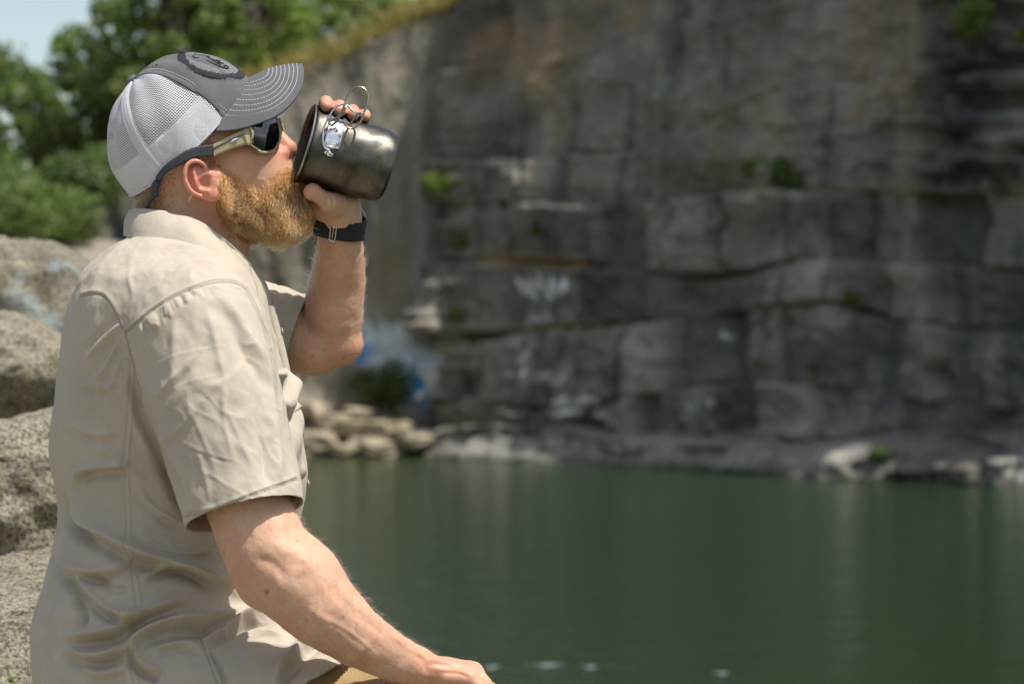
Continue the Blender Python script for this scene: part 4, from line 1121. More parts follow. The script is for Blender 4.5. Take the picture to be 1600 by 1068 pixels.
for a_, l in ((-100, .0042), (-160, .0030)):
    pts = [wpnt(a_ + d, h, l) for d, h in ((-6, -.0135), (0, -.0142), (6, -.0135), (6.5, 0), (6, .0135), (0, .0142), (-6, .0135), (-6.5, 0), (-6, -.0135))] if a_ == -100 else [wpnt(a_ + d, h, l) for d, h in ((-4, -.0125), (4, -.0125), (4.5, 0), (4, .0125), (-4, .0125), (-4.5, 0), (-4, -.0125))]
    mb = MB(); mb.tube(spline(pts, 60), .0011, 6); mb.build('buckle', MAT['steel_wire'], watch)
mb = MB(); mb.tube([wpnt(-100, -.013, .0048), wpnt(-100, .013, .0048)], .0009, 6); mb.build('buckle_pin', MAT['steel_wire'], watch)
# case on the outside of the wrist
cc = wpnt(62, .003, .006); cn = unit(cc - wc)
bmh = bmesh.new(); bmesh.ops.create_cone(bmh, cap_ends=True, segments=40, radius1=.0205, radius2=.0185, depth=.011)
me = bpy.data.meshes.new('watch_case'); bmh.to_mesh(me); bmh.free(); me.materials.append(MAT['dark_rubber'])
o = bpy.data.objects.new('watch_case', me); COL.objects.link(o); me.transform(Matrix.Translation(Vector(cc)) @ Vector(cn).to_track_quat('Z', 'Y').to_matrix().to_4x4()); attach(o, watch)

# ================================================================== THE QUARRY
# ---- materials
def rock_mat(name, attr=True, c1=(.06, .06, .058), c2=(.14, .13, .115), scale=3.0, grain=60, bump=.05, pale=None):
    t = NT(name); co = t.coord(); f = t.noise(co, scale, 8, .62, .3); g = t.noise(co, grain, 5, .7)
    c = t.ramp(f, [(.3, c1), (.7, c2)])
    if attr:
        a = t.n('ShaderNodeAttribute'); a.attribute_name = 'Col'
        c = t.mix(1.0, t.ramp(f, [(.25, (.62, .62, .62)), (.75, (1.3, 1.28, 1.24))]), a.outputs['Color'], 'MULTIPLY')
    c = t.mix(t.ramp(g, [(.4, (0, 0, 0)), (.65, (.5, .5, .5))]), c, tuple(x * 1.7 for x in c2) if not attr else t.mix(.5, c, (.05, .05, .045)))
    t.base(c); t.set(Roughness=.8, Specular=.3)
    t.l(t.bump(g, .5, bump * .2, t.bump(f, .8, bump)), t.b.inputs['Normal']); return t.m
MAT['cliff'] = rock_mat('quarry_rock', True, scale=1.2, grain=14, bump=.10)

def granite():
    t = NT('granite'); co = t.coord()
    f = t.noise(co, 7, 7, .65, .4); g = t.noise(co, 120, 4, .75); h = t.noise(co, 28, 6, .7)
    c = t.ramp(f, [(.25, (.20, .175, .12)), (.45, (.36, .325, .235)), (.7, (.50, .455, .34))])
    c = t.mix(t.ramp(g, [(.42, (.75, .75, .75)), (.52, (0, 0, 0))]), c, (.055, .05, .042))
    c = t.mix(t.ramp(g, [(.58, (0, 0, 0)), (.68, (.6, .6, .6))]), c, (.55, .53, .46))
    c = t.mix(t.ramp(h, [(.52, (0, 0, 0)), (.70, (.55, .55, .55))]), c, (.20, .19, .085))
    t.base(c); t.set(Roughness=.88, Specular=.25)
    t.l(t.bump(g, .8, .006, t.bump(h, 1.0, .03, t.bump(f, .8, .05))), t.b.inputs['Normal']); return t.m
MAT['granite'] = granite()
MAT['granite_painted'] = granite(); MAT['granite_painted'].name = 'granite_painted'
nt_ = MAT['granite_painted'].node_tree; b_ = nt_.nodes['Principled BSDF']; src_ = b_.inputs['Base Color'].links[0].from_socket
co_ = nt_.nodes.new('ShaderNodeTexCoord'); nz_ = nt_.nodes.new('ShaderNodeTexNoise'); nz_.inputs['Scale'].default_value = 9; nz_.inputs['Detail'].default_value = 6; nt_.links.new(co_.outputs['Object'], nz_.inputs['Vector'])
rp_ = nt_.nodes.new('ShaderNodeValToRGB'); rp_.color_ramp.elements[0].position = .52; rp_.color_ramp.elements[1].position = .66; nt_.links.new(nz_.outputs['Fac'], rp_.inputs[0])
gd_ = nt_.nodes.new('ShaderNodeVectorMath'); gd_.operation = 'DISTANCE'; gd_.inputs[1].default_value = (.12, -.34, .13); nt_.links.new(co_.outputs['Object'], gd_.inputs[0])
cm_ = nt_.nodes.new('ShaderNodeMath'); cm_.operation = 'LESS_THAN'; cm_.inputs[1].default_value = .15; nt_.links.new(gd_.outputs['Value'], cm_.inputs[0])
ml_ = nt_.nodes.new('ShaderNodeMath'); ml_.operation = 'MULTIPLY'; nt_.links.new(cm_.outputs[0], ml_.inputs[0]); nt_.links.new(rp_.outputs[0], ml_.inputs[1])
mx_ = nt_.nodes.new('ShaderNodeMix'); mx_.data_type = 'RGBA'; mx_.inputs[7].default_value = (.40, .48, .48, 1); nt_.links.new(ml_.outputs[0], mx_.inputs[0]); nt_.links.new(src_, mx_.inputs[6]); nt_.links.new(mx_.outputs[2], b_.inputs['Base Color'])

# ---- the cliff: a bedded, jointed face in perspective along a straight base line
PA, PB = A([-2.1, 44.3]), A([11.2, 31.5])
WD = unit(PB - PA); WN = A([WD[1], -WD[0]]); WN = WN if WN[1] < 0 else -WN
def wall_u(px):     # base-line position seen at picture column px
    k = (px - 800) / F; # PA + u*WD : x = k*y
    return (k * PA[1] - PA[0]) / (WD[0] - k * WD[1])
def wall_xy(u): return PA[None] + u[:, None] * WD[None]
pxs = np.arange(676, 2300, 3.0); us = np.array([wall_u(p) for p in pxs]); xy = wall_xy(us); 
def rim_z(px):
    return np.interp(px, [600, 700, 800, 1000, 1300, 1700, 2300], [7.4, 8.3, 9.4, 10.6, 12.0, 13.5, 14.5])
dep = xy[:, 1]; nv_ = 330
PXg = np.repeat(pxs[:, None], nv_, 1); tv = np.linspace(0, 1, nv_)[None]
Zg = -0.6 + (rim_z(PXg) + .6) * tv; DEP = np.repeat(dep[:, None], nv_, 1)
PYg = 534 - (Zg - CZ) * F / DEP; U = np.repeat(us[:, None], nv_, 1)
fx, fz = PXg.ravel(), PYg.ravel()
P3 = np.stack([U.ravel(), np.zeros(U.size), Zg.ravel()], 1)
cracks = [  # bedding planes as seen: (column, row)
 [(600, 668), (660, 672), (760, 662), (900, 664), (1000, 672), (1150, 684), (1300, 690), (1420, 684), (1500, 690), (1620, 706), (2300, 760)],
 [(600, 605), (700, 610), (800, 625), (900, 640), (1000, 628), (1080, 606), (1170, 595), (1300, 602), (1400, 612), (1500, 628), (1620, 648), (2300, 700)],
 [(600, 512), (700, 520), (780, 524), (860, 516), (950, 505), (1060, 500), (1160, 488), (1240, 478), (1320, 474), (1400, 498), (1500, 508), (1620, 520), (2300, 540)],
 [(600, 415), (700, 408), (800, 408), (920, 412), (1030, 424), (1110, 432), (1190, 420), (1260, 404), (1400, 410), (1500, 412), (1620, 420), (2300, 430)],
 [(600, 332), (700, 318), (800, 314), (900, 316), (1000, 316), (1100, 302), (1200, 298), (1300, 300), (1450, 304), (1620, 306), (2300, 310)],
 [(600, 265), (700, 250), (800, 246), (900, 240), (1000, 232), (1090, 196), (1180, 140), (1280, 120), (1400, 116), (1620, 100), (2300, 90)],
 [(600, 120), (760, 90), (900, 60), (1100, 20), (1300, -40), (1620, -90), (2300, -120)]]
CY = [np.interp(fx, [p[0] for p in c], [p[1] for p in c]) + 5 * vnoise(np.c_[fx / 60, fx * 0, fx * 0], 1, i + 60) for i, c in enumerate(cracks)]
layer = np.zeros(fx.shape, int)
for cy in CY: layer += fz < cy
D = np.zeros(fx.shape); jo = random.Random(11); tone = np.zeros(fx.shape)
setb = [.95, .28, .18, .12, -.02, -.12, -.22, -.38]
jd = np.full(fx.shape, 99.0)
for L_ in range(8):
    m = layer == L_
    D[m] += setb[L_]
    if L_ >= 6: w_ = (150, 420)
    elif L_ == 5: w_ = (90, 260)
    else: w_ = (45, 130)
    xs = [560]; 
    while xs[-1] < 2350: xs.append(xs[-1] + jo.uniform(*w_))
    xs = np.array(xs); off = np.array([jo.uniform(-1, 1) for _ in xs]); tl = np.array([jo.uniform(-1, 1) for _ in xs])
    xx = fx[m] + 9 * vnoise(np.c_[fz[m] / 30, fx[m] * 0 + L_ * 7, fx[m] / 200], 1, 5)
    k = np.clip(np.searchsorted(xs, xx) - 1, 0, len(xs) - 2); a_ = .26 if L_ < 6 else .12; tone[m] = (off[k] * .5 + tl[k] * .5) * (1 if L_ < 6 else .35)
    D[m] += a_ * off[k] + .14 * tl[k] * ((xx - xs[k]) / (xs[k + 1] - xs[k]) - .5)
    dj = np.minimum(xx - xs[k], xs[k + 1] - xx); jd[m] = dj
    D[m] -= (.24 if L_ < 5 else .10) * np.exp(-(dj / 3.6)**2) * np.clip(off[k] + .6, 0, 1)
cd = np.full(fx.shape, 99.0)
for i, cy in enumerate(CY):
    e = fz - cy; cd = np.minimum(cd, np.abs(e))
    dp = (.40, .30, .50, .45, .22, .22, .12)[i] * np.clip(.20 + 1.1 * vnoise(np.c_[fx / 75, fx * 0, fx * 0], 1, i + 20), .14, 1.25)
    D -= dp * np.exp(-((e - 1.5) / (3.0 + 3.0 * np.clip(vnoise(np.c_[fx / 50, fx * 0, fx * 0], 1, i + 140) + .4, 0, 1)))**2)
# thin bedding in the right hand top corner and around the left pillar
rug = smooth01(fx, 1380, 1460) * smooth01(-fz, -330, -280) + .8 * smooth01(-fx, -760, -690) * smooth01(fz, 180, 260) + .35 * smooth01(fx, 1130, 1200) * smooth01(-fz, -330, -300) * smooth01(fz, 150, 190)
D += rug * (.30 * np.abs(vnoise(np.c_[fx / 90, fz / 16, fx * 0], 1, 33)) + .25 * np.sign(vnoise(np.c_[fx / 60, fz / 28, fx * 0], 1, 37)) * .5)
D += .26 * (1 - .6 * smooth01(fz, 655, 690)) * fbm(P3, .45, 3, 41) + .085 * fbm(P3 * A([1, 1, 1.4]), 1.5, 4, 43) + .05 * fbm(P3, 6, 3, 47)
D += .07 * smooth01(fz, 660, 700) * fbm(P3 * A([1, 1, 2]), 1.2, 3, 49) + .55 * smooth01(fz, 668, 735) + .16 * smooth01(fz, 660, 690) * fbm(P3 * A([1, 1, 2.2]), 1.1, 3, 53) + .06 * smooth01(fz, 665, 685) * np.sign(vnoise(np.c_[fx / 45, fz / 18, fx * 0], 1, 57))
D += -.15 * smooth01(-fz, -300, 0) 
CLV = np.stack([(xy[:, 0][:, None] + 0 * Zg).ravel() + WN[0] * D, DEP.ravel() + WN[1] * D, Zg.ravel()], 1)
# rock colours
def C3(c): return A(c)[None]
col = C3((.225, .208, .170)) * (1 + .34 * fbm(P3, .5, 3, 71) + .60 * tone)[:, None]
def paint(m, c): 
    global col
    m = np.clip(m, 0, 1)[:, None]; col = col * (1 - m) + C3(c) * m
st_ = vnoise(np.c_[fx / 22, fz / 260, fx * 0], 1, 81) + .6 * vnoise(np.c_[fx / 8, fz / 150, fx * 0], 1, 83)
paint(smooth01(st_, .1, .75) * .72 * smooth01(-fz, -660, -620), (.075, .078, .075))
st2 = vnoise(np.c_[fx / 30, fz / 300, fx * 0], 1, 91)
paint(smooth01(st2, .2, .8) * .40, (.40, .35, .255))
paint(smooth01(fbm(P3, .8, 3, 95), .05, .7) * .62 * smooth01(-fz, -300, -60), (.36, .25, .14))
def zone(x0, x1, y0, y1, s_=25): return smooth01(fx, x0 - s_, x0 + s_) * (1 - smooth01(fx, x1 - s_, x1 + s_)) * smooth01(fz, y0 - s_, y0 + s_) * (1 - smooth01(fz, y1 - s_, y1 + s_))
blot = lambda sc, sd: .55 + .6 * fbm(P3, sc, 3, sd)
paint(zone(1300, 1420, -60, 190, 18) * blot(1.2, 101) * .8, (.36, .225, .11))
paint(zone(770, 860, 80, 170) * blot(2, 103) * .6, (.34, .24, .14))
paint(zone(845, 885, -50, 230, 12) * blot(2, 105) * .6, (.22, .165, .09))
paint(zone(690, 770, 20, 120) * blot(2, 107) * .4, (.15, .10, .065))
paint(zone(1100, 1135, 140, 300, 12) * .55, (.24, .19, .12))
paint(zone(980, 1080, 150, 310) * .45, (.18, .16, .12))
paint(zone(1420, 1700, -60, 300, 30) * blot(1, 109) * .85, (.05, .052, .052))
paint(zone(640, 1000, 330, 420, 25) * .4, (.08, .082, .085))
paint(zone(660, 790, 180, 330) * blot(1.4, 111) * .6, (.07, .068, .06))
paint(zone(780, 1620, 428, 500, 8) * blot(1.6, 113) * .40, (.075, .078, .082))
paint(zone(1300, 1600, 505, 640, 12) * blot(1.5, 115) * .65, (.07, .075, .082))
paint(zone(780, 1000, 500, 640, 12) * blot(1.5, 135) * .5, (.10, .105, .105)); paint(zone(1180, 1620, 320, 410, 15) * blot(1.1, 137) * .55, (.09, .092, .09))
paint(zone(820, 960, 530, 640, 20) * .25, (.20, .19, .17))
paint(zone(1030, 1150, 505, 590, 14) * blot(2, 117) * .6, (.21, .195, .165))
paint(zone(1160, 1200, 500, 590, 8) * .4, (.2, .19, .17))
paint(smooth01(fz, 660, 690) * (.5 + .5 * blot(1.3, 119)), (.35, .34, .305))
paint(smooth01(fz, 660, 690) * smooth01(fbm(P3, 3.5, 3, 141), .1, .7) * .5, (.16, .15, .13))
paint(zone(1430, 1620, 690, 760, 20) * .6, (.09, .08, .065))
paint(zone(1000, 1340, 690, 720, 8) * blot(2.2, 121) * .55, (.17, .115, .07))
paint(np.exp(-((fz - CY[3] - 0) / 9)**2) * zone(745, 915, 380, 430, 10) * 1.3, (.42, .33, .19))
paint(np.exp(-((fz - CY[2] + 5) / 6)**2) * zone(770, 950, 490, 540, 10), (.20, .155, .05))
paint(np.exp(-((fz - CY[4] + 5) / 7)**2) * zone(1180, 1700, 280, 330, 12) * .6, (.17, .16, .06))
paint(np.exp(-((fz - CY[2] + 3) / 5)**2) * zone(1180, 1320, 460, 500, 10) * .8, (.25, .16, .09))
# damp water line
paint(smooth01(Zg.ravel(), .30, .05) if False else (1 - smooth01(Zg.ravel(), .02, .16)) * .8, (.05, .05, .04))
# sprayed writing on the rock
def scrawl(x0, y0, w, h, n, seed, c, thick=1.6, a=.9):
    r_ = random.Random(seed); x = x0
    for i in range(n):
        cw = w / n; k = r_.randint(3, 5); pts = [(x + r_.uniform(0, cw * 1.1), y0 + r_.uniform(0, h)) for _ in range(k)]
        d, _, _ = polydist(fx, fz, spline(pts, 12)) if True else 0
        paint(a * np.exp(-(d / thick)**2), c); x += cw
scrawl(798, 430, 92, 34, 7, 1, (.85, .85, .83), 3.0, 1); scrawl(828, 488, 34, 16, 3, 2, (.60, .60, .60), 3.0, .9)
scrawl(880, 622, 76, 28, 8, 3, (.95, .95, .93), 3.4, 1); scrawl(845, 575, 66, 26, 5, 4, (.62, .62, .60), 2.4, .85)
scrawl(1084, 622, 44, 22, 3, 5, (.56, .62, .54), 2.6, .8); scrawl(1118, 518, 16, 16, 2, 6, (.75, .82, .75), 3, .9)
scrawl(1010, 120, 22, 34, 2, 8, (.22, .30, .28), 3, .6); scrawl(1140, 160, 20, 22, 2, 9, (.42, .40, .36), 3, .6)
scrawl(636, 535, 60, 70, 12, 21, (.62, .66, .70), 3.6, .9)
paint(np.clip(1.5 * np.exp(-(((fx - 662 - (fz - 610) * .35) / 13)**2 + ((fz - 612) / 24)**2)), 0, 1), (.10, .50, .85))
scrawl(636, 580, 50, 50, 6, 22, (.85, .88, .92), 3, .9)
def colour_attr(o, c):
    a = o.data.color_attributes.new('Col', 'FLOAT_COLOR', 'POINT'); a.data.foreach_set('color', np.c_[np.clip(c, 0, 1), np.ones(len(c))].astype(np.float32).ravel())
cliff = mesh_obj('rock_face', CLV, grid_faces(len(pxs), nv_)[:, ::-1], MAT['cliff'])
colour_attr(cliff, col)
setp(cliff, 'tall dark bedded quarry cliff rising from the water, with white sprayed scrawls near its foot', 'cliff', kind='structure')

# ---- the paler left flank of the quarry, running back behind the man
QA, QB = A([wall_xy(A([wall_u(686)]))[0][0], wall_xy(A([wall_u(686)]))[0][1]]) - WN * .75, A([-13.5, 45.6]); QL = np.linalg.norm(QB - QA); QD = unit(QB - QA); QN = A([-QD[1], QD[0]]); QN = QN if QN[1] < 0 else -QN
nu2, nv2 = 300, 150; u2 = np.linspace(0, QL, nu2); b2 = QA[None] + u2[:, None] * QD[None]
qpx = 800 + F * b2[:, 0] / b2[:, 1]
rz = np.interp(qpx, [-400, -100, 60, 130, 210, 300, 390, 470, 560, 640, 700], [2.4, 3.2, 4.6, 5.0, 5.4, 6.2, 6.75, 7.1, 7.55, 8.0, 8.3]) + .10 * vnoise(np.c_[qpx / 30, qpx * 0, qpx * 0], 1, 3)
t2 = np.linspace(0, 1, nv2); Z2 = -.6 + (rz[:, None] + .6) * t2[None]; P2 = np.stack([np.repeat(u2[:, None], nv2, 1).ravel(), 0 * Z2.ravel(), Z2.ravel()], 1)
D2 = .30 * smooth01(P2[:, 2], 2.2, .2) * fbm(P2, 1.2, 3, 19) + .25 * fbm(P2, .35, 3, 7) + .10 * fbm(P2 * A([2, 1, .7]), 1.5, 4, 9) - .10 * (Z2.ravel() - 2)
V2 = np.stack([(b2[:, 0][:, None] + 0 * Z2).ravel() + QN[0] * D2, (b2[:, 1][:, None] + 0 * Z2).ravel() + QN[1] * D2, Z2.ravel()], 1)
gx, gz = to_px(V2)
col = C3((.235, .215, .170)) * (1 + .22 * fbm(P2 * A([1.6, 1, .35]), 1.6, 3, 13))[:, None]
fx, fz = gx, gz
paint(.6 * np.exp(-((gx - 655 + (gz - 200) * .02) / 12)**2), (.33, .31, .26)); paint(.55 * zone(596, 640, 120, 520, 14), (.20, .185, .14)); paint(.5 * zone(560, 625, 380, 540, 16), (.28, .21, .11))
paint(.55 * zone(100, 210, 250, 420, 20), (.09, .10, .07))
dd, _, _ = polydist(gx, gz, [(520, 470), (560, 520), (600, 560), (640, 590)]); paint(.75 * np.exp(-(dd / 34)**2) * (.6 + .6 * fbm(P2, 2.6, 3, 17)), (.42, .58, .70))
paint(np.exp(-(((gx - 563) / 16)**2 + ((gz - 552) / 10)**2)), (.10, .32, .75)); scrawl(570, 500, 75, 100, 14, 31, (.75, .82, .86), 3.4, .8)
scrawl(628, 535, 55, 75, 12, 21, (.62, .66, .70), 3.4, .9); scrawl(630, 560, 55, 50, 8, 23, (.85, .88, .92), 3.0, .9)
paint(1.5 * np.exp(-(((fx - 662 - (fz - 610) * .35) / 15)**2 + ((fz - 610) / 26)**2)), (.08, .50, .95))
paint(np.exp(-(((gx - 563) / 18)**2 + ((gz - 548) / 14)**2)), (.08, .26, .72))
flank = mesh_obj('rock_face', V2, grid_faces(nu2, nv2), MAT['cliff']); colour_attr(flank, col)
setp(flank, 'smoother pale grey flank of the quarry behind the man, grassy along its sloping rim', 'cliff', kind='structure')

# ---- plateau above the rim
MAT['dry_ground'] = rock_mat('dry_ground', False, (.10, .09, .045), (.24, .20, .10), .8, 9, .05)
def strip_ground(name, front, back, zb, kind='structure', nb=16, amp=.25):
    V = []
    for i, p in enumerate(front):
        q = back[i]
        for k in range(nb):
            t = k / (nb - 1); V.append([p[0] * (1 - t) + q[0] * t, p[1] * (1 - t) + q[1] * t, p[2] * (1 - t) + q[2] * t])
    V = np.array(V); V[:, 2] += amp * fbm(V, .35, 3, 5) * np.tile(np.linspace(0, 1, nb)**.5, len(front)); return V, grid_faces(len(front), nb)
fl_top = V2.reshape(nu2, nv2, 3)[::-1, -1][::3]; cl_top = CLV.reshape(len(pxs), nv_, 3)[::4, -1]
fr_ = np.vstack([fl_top, cl_top]); bk = fr_ + A([0, 45, 0]); bk[:, 2] += np.interp(fr_[:, 0], [-12, -4, 12], [.5, 1.2, 3]); bk[:, 0] *= 2.2
V, f = strip_ground('x', fr_, bk, 0); plateau = mesh_obj('hilltop_ground', V, f, MAT['dry_ground']); setp(plateau, 'dry grassy ground along the top of the quarry rim', 'ground', kind='structure')

# ---- grass along the rim: countless blades, one object
def blades(name, roots, h, w, mat, lean=.4, parts=3, label=None, cat='grass'):
    n = len(roots); d = RNG.normal(size=(n, 3)) * lean; d[:, 2] = 1; d = unit(d); sd = unit(np.cross(d, RNG.normal(size=(n, 3)))); hh = (h * RNG.uniform(.5, 1.2, n))[:, None]; ww = (w * RNG.uniform(.6, 1.2, n))[:, None]
    a = roots - sd * ww; b = roots + sd * ww; m1 = roots + d * hh * .55 - sd * ww * .8; m2 = roots + d * hh * .55 + sd * ww * .8; tp_ = roots + d * hh + A([0, 0, -.15]) * hh + RNG.normal(size=(n, 3)) * hh * .2
    V = np.stack([a, b, m2, m1, tp_], 1).reshape(-1, 3); i = np.arange(n)[:, None] * 5
    Fq = [tuple(r) for r in (i + A([[0, 1, 2, 3]])).tolist()] + [tuple(r) for r in (i + A([[3, 2, 4]])).tolist()]
    return mesh_obj(name, V, Fq, mat, smooth=False)
def leafmat(name, c1, c2, trans=.35):
    t = NT(name); g = t.n('ShaderNodeNewGeometry'); c = t.ramp(g.outputs['Random Per Island'], [(0, c1), (1, c2)])
    t.base(c); t.set(Roughness=.55, Specular=.3)
    tl = t.n('ShaderNodeBsdfTranslucent'); t.l(t.mix(1.0, c, (1.0, 1.25, .6), 'MULTIPLY'), tl.inputs[0]); mx = t.n('ShaderNodeMixShader'); mx.inputs[0].default_value = trans
    t.l(t.b.outputs[0], mx.inputs[1]); t.l(tl.outputs[0], mx.inputs[2]); t.l(mx.outputs[0], t.out.inputs[0]); return t.m
MAT['dry_grass'] = leafmat('dry_grass_blades', (.42, .31, .12), (.24, .22, .07))
MAT['leaf_mid'] = leafmat('leaf_mid', (.095, .14, .04), (.185, .235, .07))
MAT['leaf_light'] = leafmat('leaf_light', (.13, .19, .04), (.25, .31, .075))
MAT['leaf_dark'] = leafmat('leaf_dark', (.065, .10, .032), (.13, .175, .05))
MAT['bark'] = simple('bark', (.085, .065, .048), .9, bump=(12, .8, .03))
k_ = RNG.integers(0, len(fr_) - 1, 16000); tt = RNG.random(16000)[:, None]; rr = fr_[k_] * (1 - tt) + fr_[k_ + 1] * tt + np.c_[RNG.normal(0, .2, 16000), RNG.uniform(-.25, 2.5, 16000), RNG.uniform(-.10, .12, 16000)]
msk = rr[:, 0] < 1.5; rr = rr[msk]
setp(blades('rim_grass', rr, .48, .022, MAT['dry_grass'], .6), 'yellow dry grass growing thickly along the sloping quarry rim', 'grass', kind='stuff')

# ---- trees, bushes
def leaves(centres, rad, n, size, squash=.8):
    """leaf-sized quads spread through a set of clump spheres"""
    k = RNG.integers(0, len(centres), n); d = unit(RNG.normal(size=(n, 3))) * (RNG.random(n)**(1 / 2.2))[:, None] * rad[k][:, None] * A([1, 1, squash]); c = centres[k] + d
    nr = unit(d + RNG.normal(size=(n, 3)) * .6 * rad.mean() + A([0, 0, .4 * rad.mean()])); a = unit(np.cross(nr, RNG.normal(size=(n, 3)))); b = np.cross(nr, a); s = (size * RNG.uniform(.6, 1.3, n))[:, None]
    V = np.stack([c - a * s, c - b * s * .55 + nr * s * .12, c + a * s, c + b * s * .55 + nr * s * .12], 1).reshape(-1, 3); return V, np.arange(n * 4).reshape(-1, 4)
def tree(loc, h, rad, mat, label, n=7000, clumps=34, size=.12, group='trees on the hillside', cat='tree', name='broadleaf_tree', trunk_r=.16, low=.30):
    loc = A(loc, float) if False else np.array(loc, float); rt = empty(name, loc); setp(rt, label, cat, group)
    top_ = loc + A([RNG.normal() * .3, RNG.normal() * .3, h * .8]); path = spline([loc + A([0, 0, -.3]), loc + A([.1, 0, h * .35]), top_], 10)
    cs = []; 
    for i in range(clumps):
        z = low + (1 - low) * (i + .5) / clumps; w = rad * (math.sin(math.pi * min(1, (z - low) / (1 - low) * .85 + .12)))**.7; an = RNG.uniform(0, 6.283); q = w * math.sqrt(RNG.uniform(.05, 1))
        cs.append(loc + A([math.cos(an) * q, math.sin(an) * q, z * h]))
    cs = np.array(cs); mb = MB(); mb.tube(path, np.linspace(trunk_r, trunk_r * .25, 10), 8)
    for c in cs[::3]:
        t0 = path[RNG.integers(3, 9)]; mb.tube(spline([t0, (t0 + c) / 2 + A([0, 0, -.1]), c], 6), np.linspace(trunk_r * .35, .02, 6), 5)
    mb.build('trunk', MAT['bark'], rt)
    rd = RNG.uniform(.16, .42, clumps) * rad * .75; V, f = leaves(cs, rd, n, size); o = mesh_obj('crown', V, f, mat, rt, smooth=False); return rt
def hill_z(px, y): return float(np.interp(px, [-400, -100, 60, 130, 210, 300, 390, 470, 560, 640, 760], [2.2, 3.0, 4.4, 4.9, 5.3, 6.1, 6.7, 7.1, 7.6, 8.1, 8.9])) + .03 * (y - 45)
def T_(px, y): p = X(px, 0, y); return (p[0], y, hill_z(px, y) - .1)
spec = [(-45, 50, 4.6, 2.0, 'leaf_mid', 'broad green tree at the far left edge, its top cut by the frame'),
        (45, 54, 3.5, 1.4, 'leaf_mid', 'small loose green tree just left of the patch of sky'),
        (150, 52, 3.1, 1.7, 'leaf_dark', 'dark bushy tree behind the back of the cap'),
        (235, 49, 4.3, 1.8, 'leaf_mid', 'full green tree rising straight above the button of the cap'),
        (300, 55, 5.0, 2.3, 'leaf_dark', 'tall dark tree behind the front of the cap'),
        (385, 50, 3.2, 1.9, 'leaf_light', 'bright yellow-green tree above the cap visor'),
        (455, 53, 3.6, 2.1, 'leaf_mid', 'green tree standing over the dry grass of the rim'),
        (540, 56, 3.4, 2.2, 'leaf_light', 'sunny green tree highest on the sloping rim')]
for px_, y_, h_, r_, m_, lb in spec: tree(T_(px_, y_), h_, r_, MAT[m_], lb, n=4600, clumps=46, size=.10)
def bush(loc, r, mat, label, n=1500, size=.05, group='shrubs round the quarry', name='shrub', cat='shrub', squash=.8):
    loc = np.array(loc, float); rt = empty(name, loc); setp(rt, label, cat, group); cs = loc + unit(RNG.normal(size=(9, 3))) * r * .6 * A([1, 1, .7]) + A([0, 0, r * .55])
    mb = MB()
    for c in cs: mb.tube(spline([loc, (loc + c) / 2 + A([.02, 0, .03]), c], 5), np.linspace(.03, .008, 5) * min(1, r * 1.5), 5)
    mb.build('stem', MAT['bark'], rt); V, f = leaves(cs, np.full(9, r * .55), n, size, squash); mesh_obj('foliage', V, f, mat, rt, smooth=False); return rt
for px_, y_, r_, m_, lb in [(18, 38, 1.05, 'leaf_mid', 'broad green bush at the left edge below the trees'), (75, 41, .95, 'leaf_mid', 'round green bush between the left edge and the back of the cap'),
        (120, 43, .8, 'leaf_dark', 'dark bush low behind the cap'), (170, 44.2, .55, 'leaf_mid', 'small bush on the grey rock behind the collar')]:
    zz = {18: 3.5, 75: 3.7, 120: 4.3, 170: 4.9}[px_]; bush(X(px_, 0, y_) * A([1, 1, 0]) + A([0, 0, zz]), r_, MAT[m_], lb, 2600, .07)
# plants rooted on the ledges of the cliff
clb = BVHTree.FromPolygons([Vector(v) for v in np.vstack([CLV, V2])], [tuple(q) for q in grid_faces(len(pxs), nv_).tolist()] + [tuple(q) for q in (grid_faces(nu2, nv2) + len(CLV)).tolist()])
def on_cliff(px, py):
    d = Vector(W(px, py, 1.0) - A([0, 0, CZ])).normalized(); h = clb.ray_cast(Vector((0, 0, CZ)), d); return np.array(h[0])
for px_, py_, r_, m_, lb in [(685, 292, .30, 'leaf_light', 'yellow-green plant on the cliff just right of the mug'), (722, 380, .20, 'leaf_mid', 'small green plant on the ledge below the brightest one'),
        (745, 520, .38, 'leaf_dark', 'dark green shrub hanging on the cliff right of the elbow'), (715, 492, .20, 'leaf_light', 'pale tuft just above the dark hanging shrub'),
        (1188, 268, .30, 'leaf_light', 'light green plant in the middle of the cliff'), (1232, 285, .36, 'leaf_dark', 'darker shrub beside the light plant in the middle of the cliff'),
        (1525, 38, .36, 'leaf_light', 'light green plant near the top right corner'), (1600, 55, .2, 'leaf_light', 'leafy tuft at the right edge near the top'),
        (1276, 578, .15, 'leaf_mid', 'tiny plant in a joint low on the cliff'), (1330, 462, .14, 'leaf_mid', 'tiny tuft on a ledge right of the middle of the cliff'), (840, 358, .16, 'leaf_mid', 'tiny green tuft above the tan ledge'), (530, 672, .22, 'leaf_light', 'yellow-green weeds between the blocks of the far shore'), (618, 655, .22, 'leaf_light', 'weeds on the far shore by the mossy block'),
        (790, 312, .18, 'leaf_dark', 'dark tuft on the upper ledge right of the mug'), (1378, 712, .16, 'leaf_mid', 'reeds at the water line on the right'), (600, 622, .62, 'leaf_dark', 'dark green bush at the foot of the cliff beside the blue paint')]:
    p = on_cliff(px_, py_ + 8); bush(p, r_, MAT[m_], lb, int(300 + 2500 * r_), .045, 'plants on the cliff', 'cliff_plant', 'plant')

